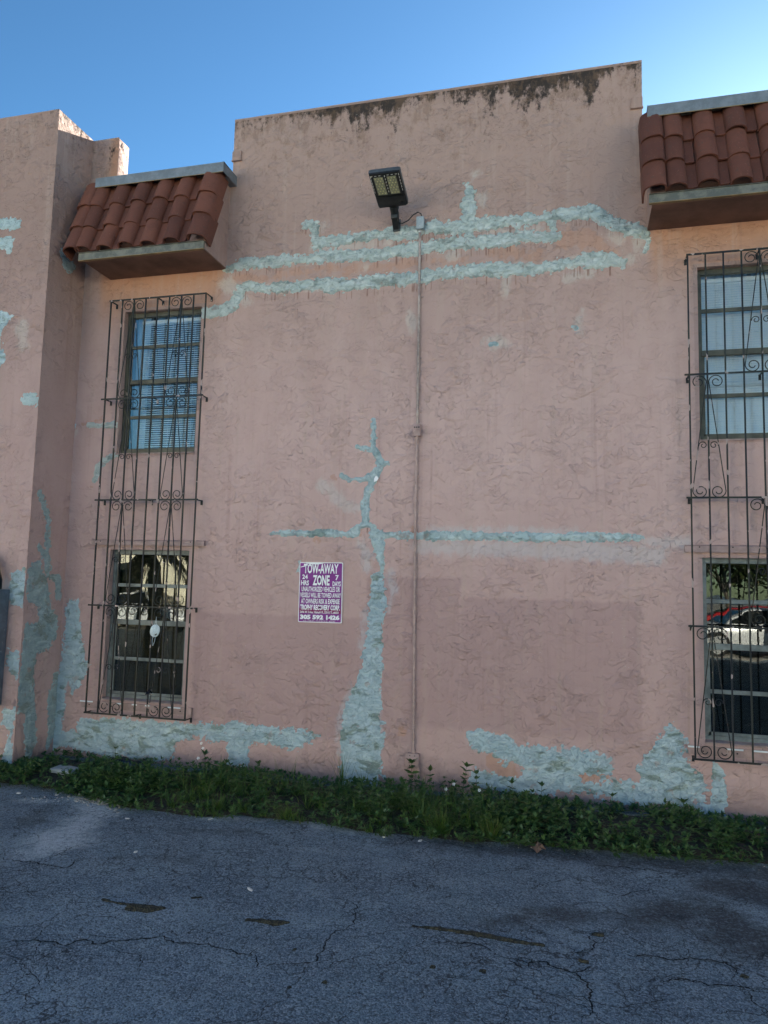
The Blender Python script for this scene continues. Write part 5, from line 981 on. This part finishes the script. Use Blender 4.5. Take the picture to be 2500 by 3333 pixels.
b2=thing('bounce_block','pale block added out of view at right to bounce light onto the wall','building',(34,-21,0)); MB().box(-22,22,-8,0,0,7.0).obj('wall',MAT['cream'],b2); MB().box(-22.2,22.2,-8.2,.3,7.01,7.3).obj('roof',MAT['roofw'],b2)  # unseen block, added only to bounce sunlight onto the shaded wall
for i in range(10):
    for z in (1.0,4.2): MB().box(-20.5+i*4.4,-19.1+i*4.4,.002,.05,z,z+1.5).obj('window',MAT['car_glass'],b2)
# trees: trunk + crown of real leaves
MAT['bark']=simple('bark',(.10,.085,.065),.9,0,.3,6,.02,8); MAT['tleaf']=leafmat('tree_leaf',(.03,.05,.015),(.06,.09,.025),(.10,.12,.04)); MAT['palm']=leafmat('palm_frond',(.05,.065,.02),(.10,.12,.035),(.22,.17,.06))
def tree(x,y,h,rad,seed,label):
    g=np.random.default_rng(seed); t=thing('shade_tree',label,'tree',(x,y,0),'trees across the lot'); m=MB(); m.tube([(0,0,0),(.1,.05,h*.25),(.0,.1,h*.5),(.1,0,h*.8)],[.28,.22,.16,.05],8)
    cl=[]
    for i in range(14):
        a=g.random()*6.28; e=g.uniform(.1,1.2); r=rad*g.uniform(.45,1); c=(r*math.cos(a)*math.cos(e),r*math.sin(a)*math.cos(e),h*.55+r*math.sin(e)*.9); cl.append(c); m.tube([(0,.05,h*g.uniform(.3,.5)),(c[0]*.5,c[1]*.5,(c[2]+h*.4)/2),c],[.09,.06,.02],5)
    m.obj('trunk',MAT['bark'],t,True); n=2600; ci=g.integers(0,len(cl),n); pos=np.array(cl)[ci]+g.normal(0,rad*.22,(n,3)); link('crown',leaves(pos,g.random(n)*6.28,g.normal(0,.5,n),g.normal(0,.6,n),g.uniform(.2,.42,n),np.full(n,1.5),g.random(n),'crown',MAT['tleaf']),t)
for i,(x,y,h,r) in enumerate([(-30,-34,9,4),(-22,-31,8,3.6),(-14,-33,9.5,4.2),(-37,-33,8,4),(-3,-38,8,3.5),(16,-36,7,3.2),(24,-42,9,4.4),(5,-52,8,4),(9.5,-46,5.5,3.0),(14,-50,6,3.4)]): tree(x,y,h,r,i,['tallest','second','third','far left','middle','right','far right','most distant','small','second small'][i]+' round crowned tree across the lot, only mirrored in the glass')
def palm(x,y,h,seed,label):
    g=np.random.default_rng(seed); t=thing('palm_tree',label,'palm',(x,y,0),'palms across the lot'); MB().tube([(0,0,0),(.05,0,h*.5),(0,.05,h)],[.17,.13,.12],10).obj('trunk',MAT['bark'],t,True)
    pos=[];az=[];el=[];ln=[]
    for f_ in range(26):
        a=g.random()*6.28; e0=g.uniform(-.9,1.1); L=g.uniform(1.1,1.7)
        for s in range(26):
            q=(s+1)/26; r=L*q*math.cos(e0*(1-.5*q)); z=L*(q*math.sin(e0)-.55*q*q); 
            for sd in (-1,1): pos.append((r*math.cos(a),r*math.sin(a),h+z)); az.append(a+sd*.75); el.append(e0-.6*q-.35); ln.append(.45*(1.1-q*.7))
    n=len(pos); link('fronds',leaves(np.array(pos),np.array(az),np.array(el),g.normal(0,.3,n),np.array(ln),np.full(n,.22),g.random(n),'fronds',MAT['palm']),t)
palm(-9.8,-8.6,2.9,1,'low palm mirrored at the left of the lower left window'); palm(-13.5,-12.0,3.6,2,'palm mirrored in the top of the lower left window'); palm(6.2,-15.5,4.0,3,'palm mirrored in the lower right window'); palm(12,-24,6.5,4,'far palm mirrored in the lower right window')
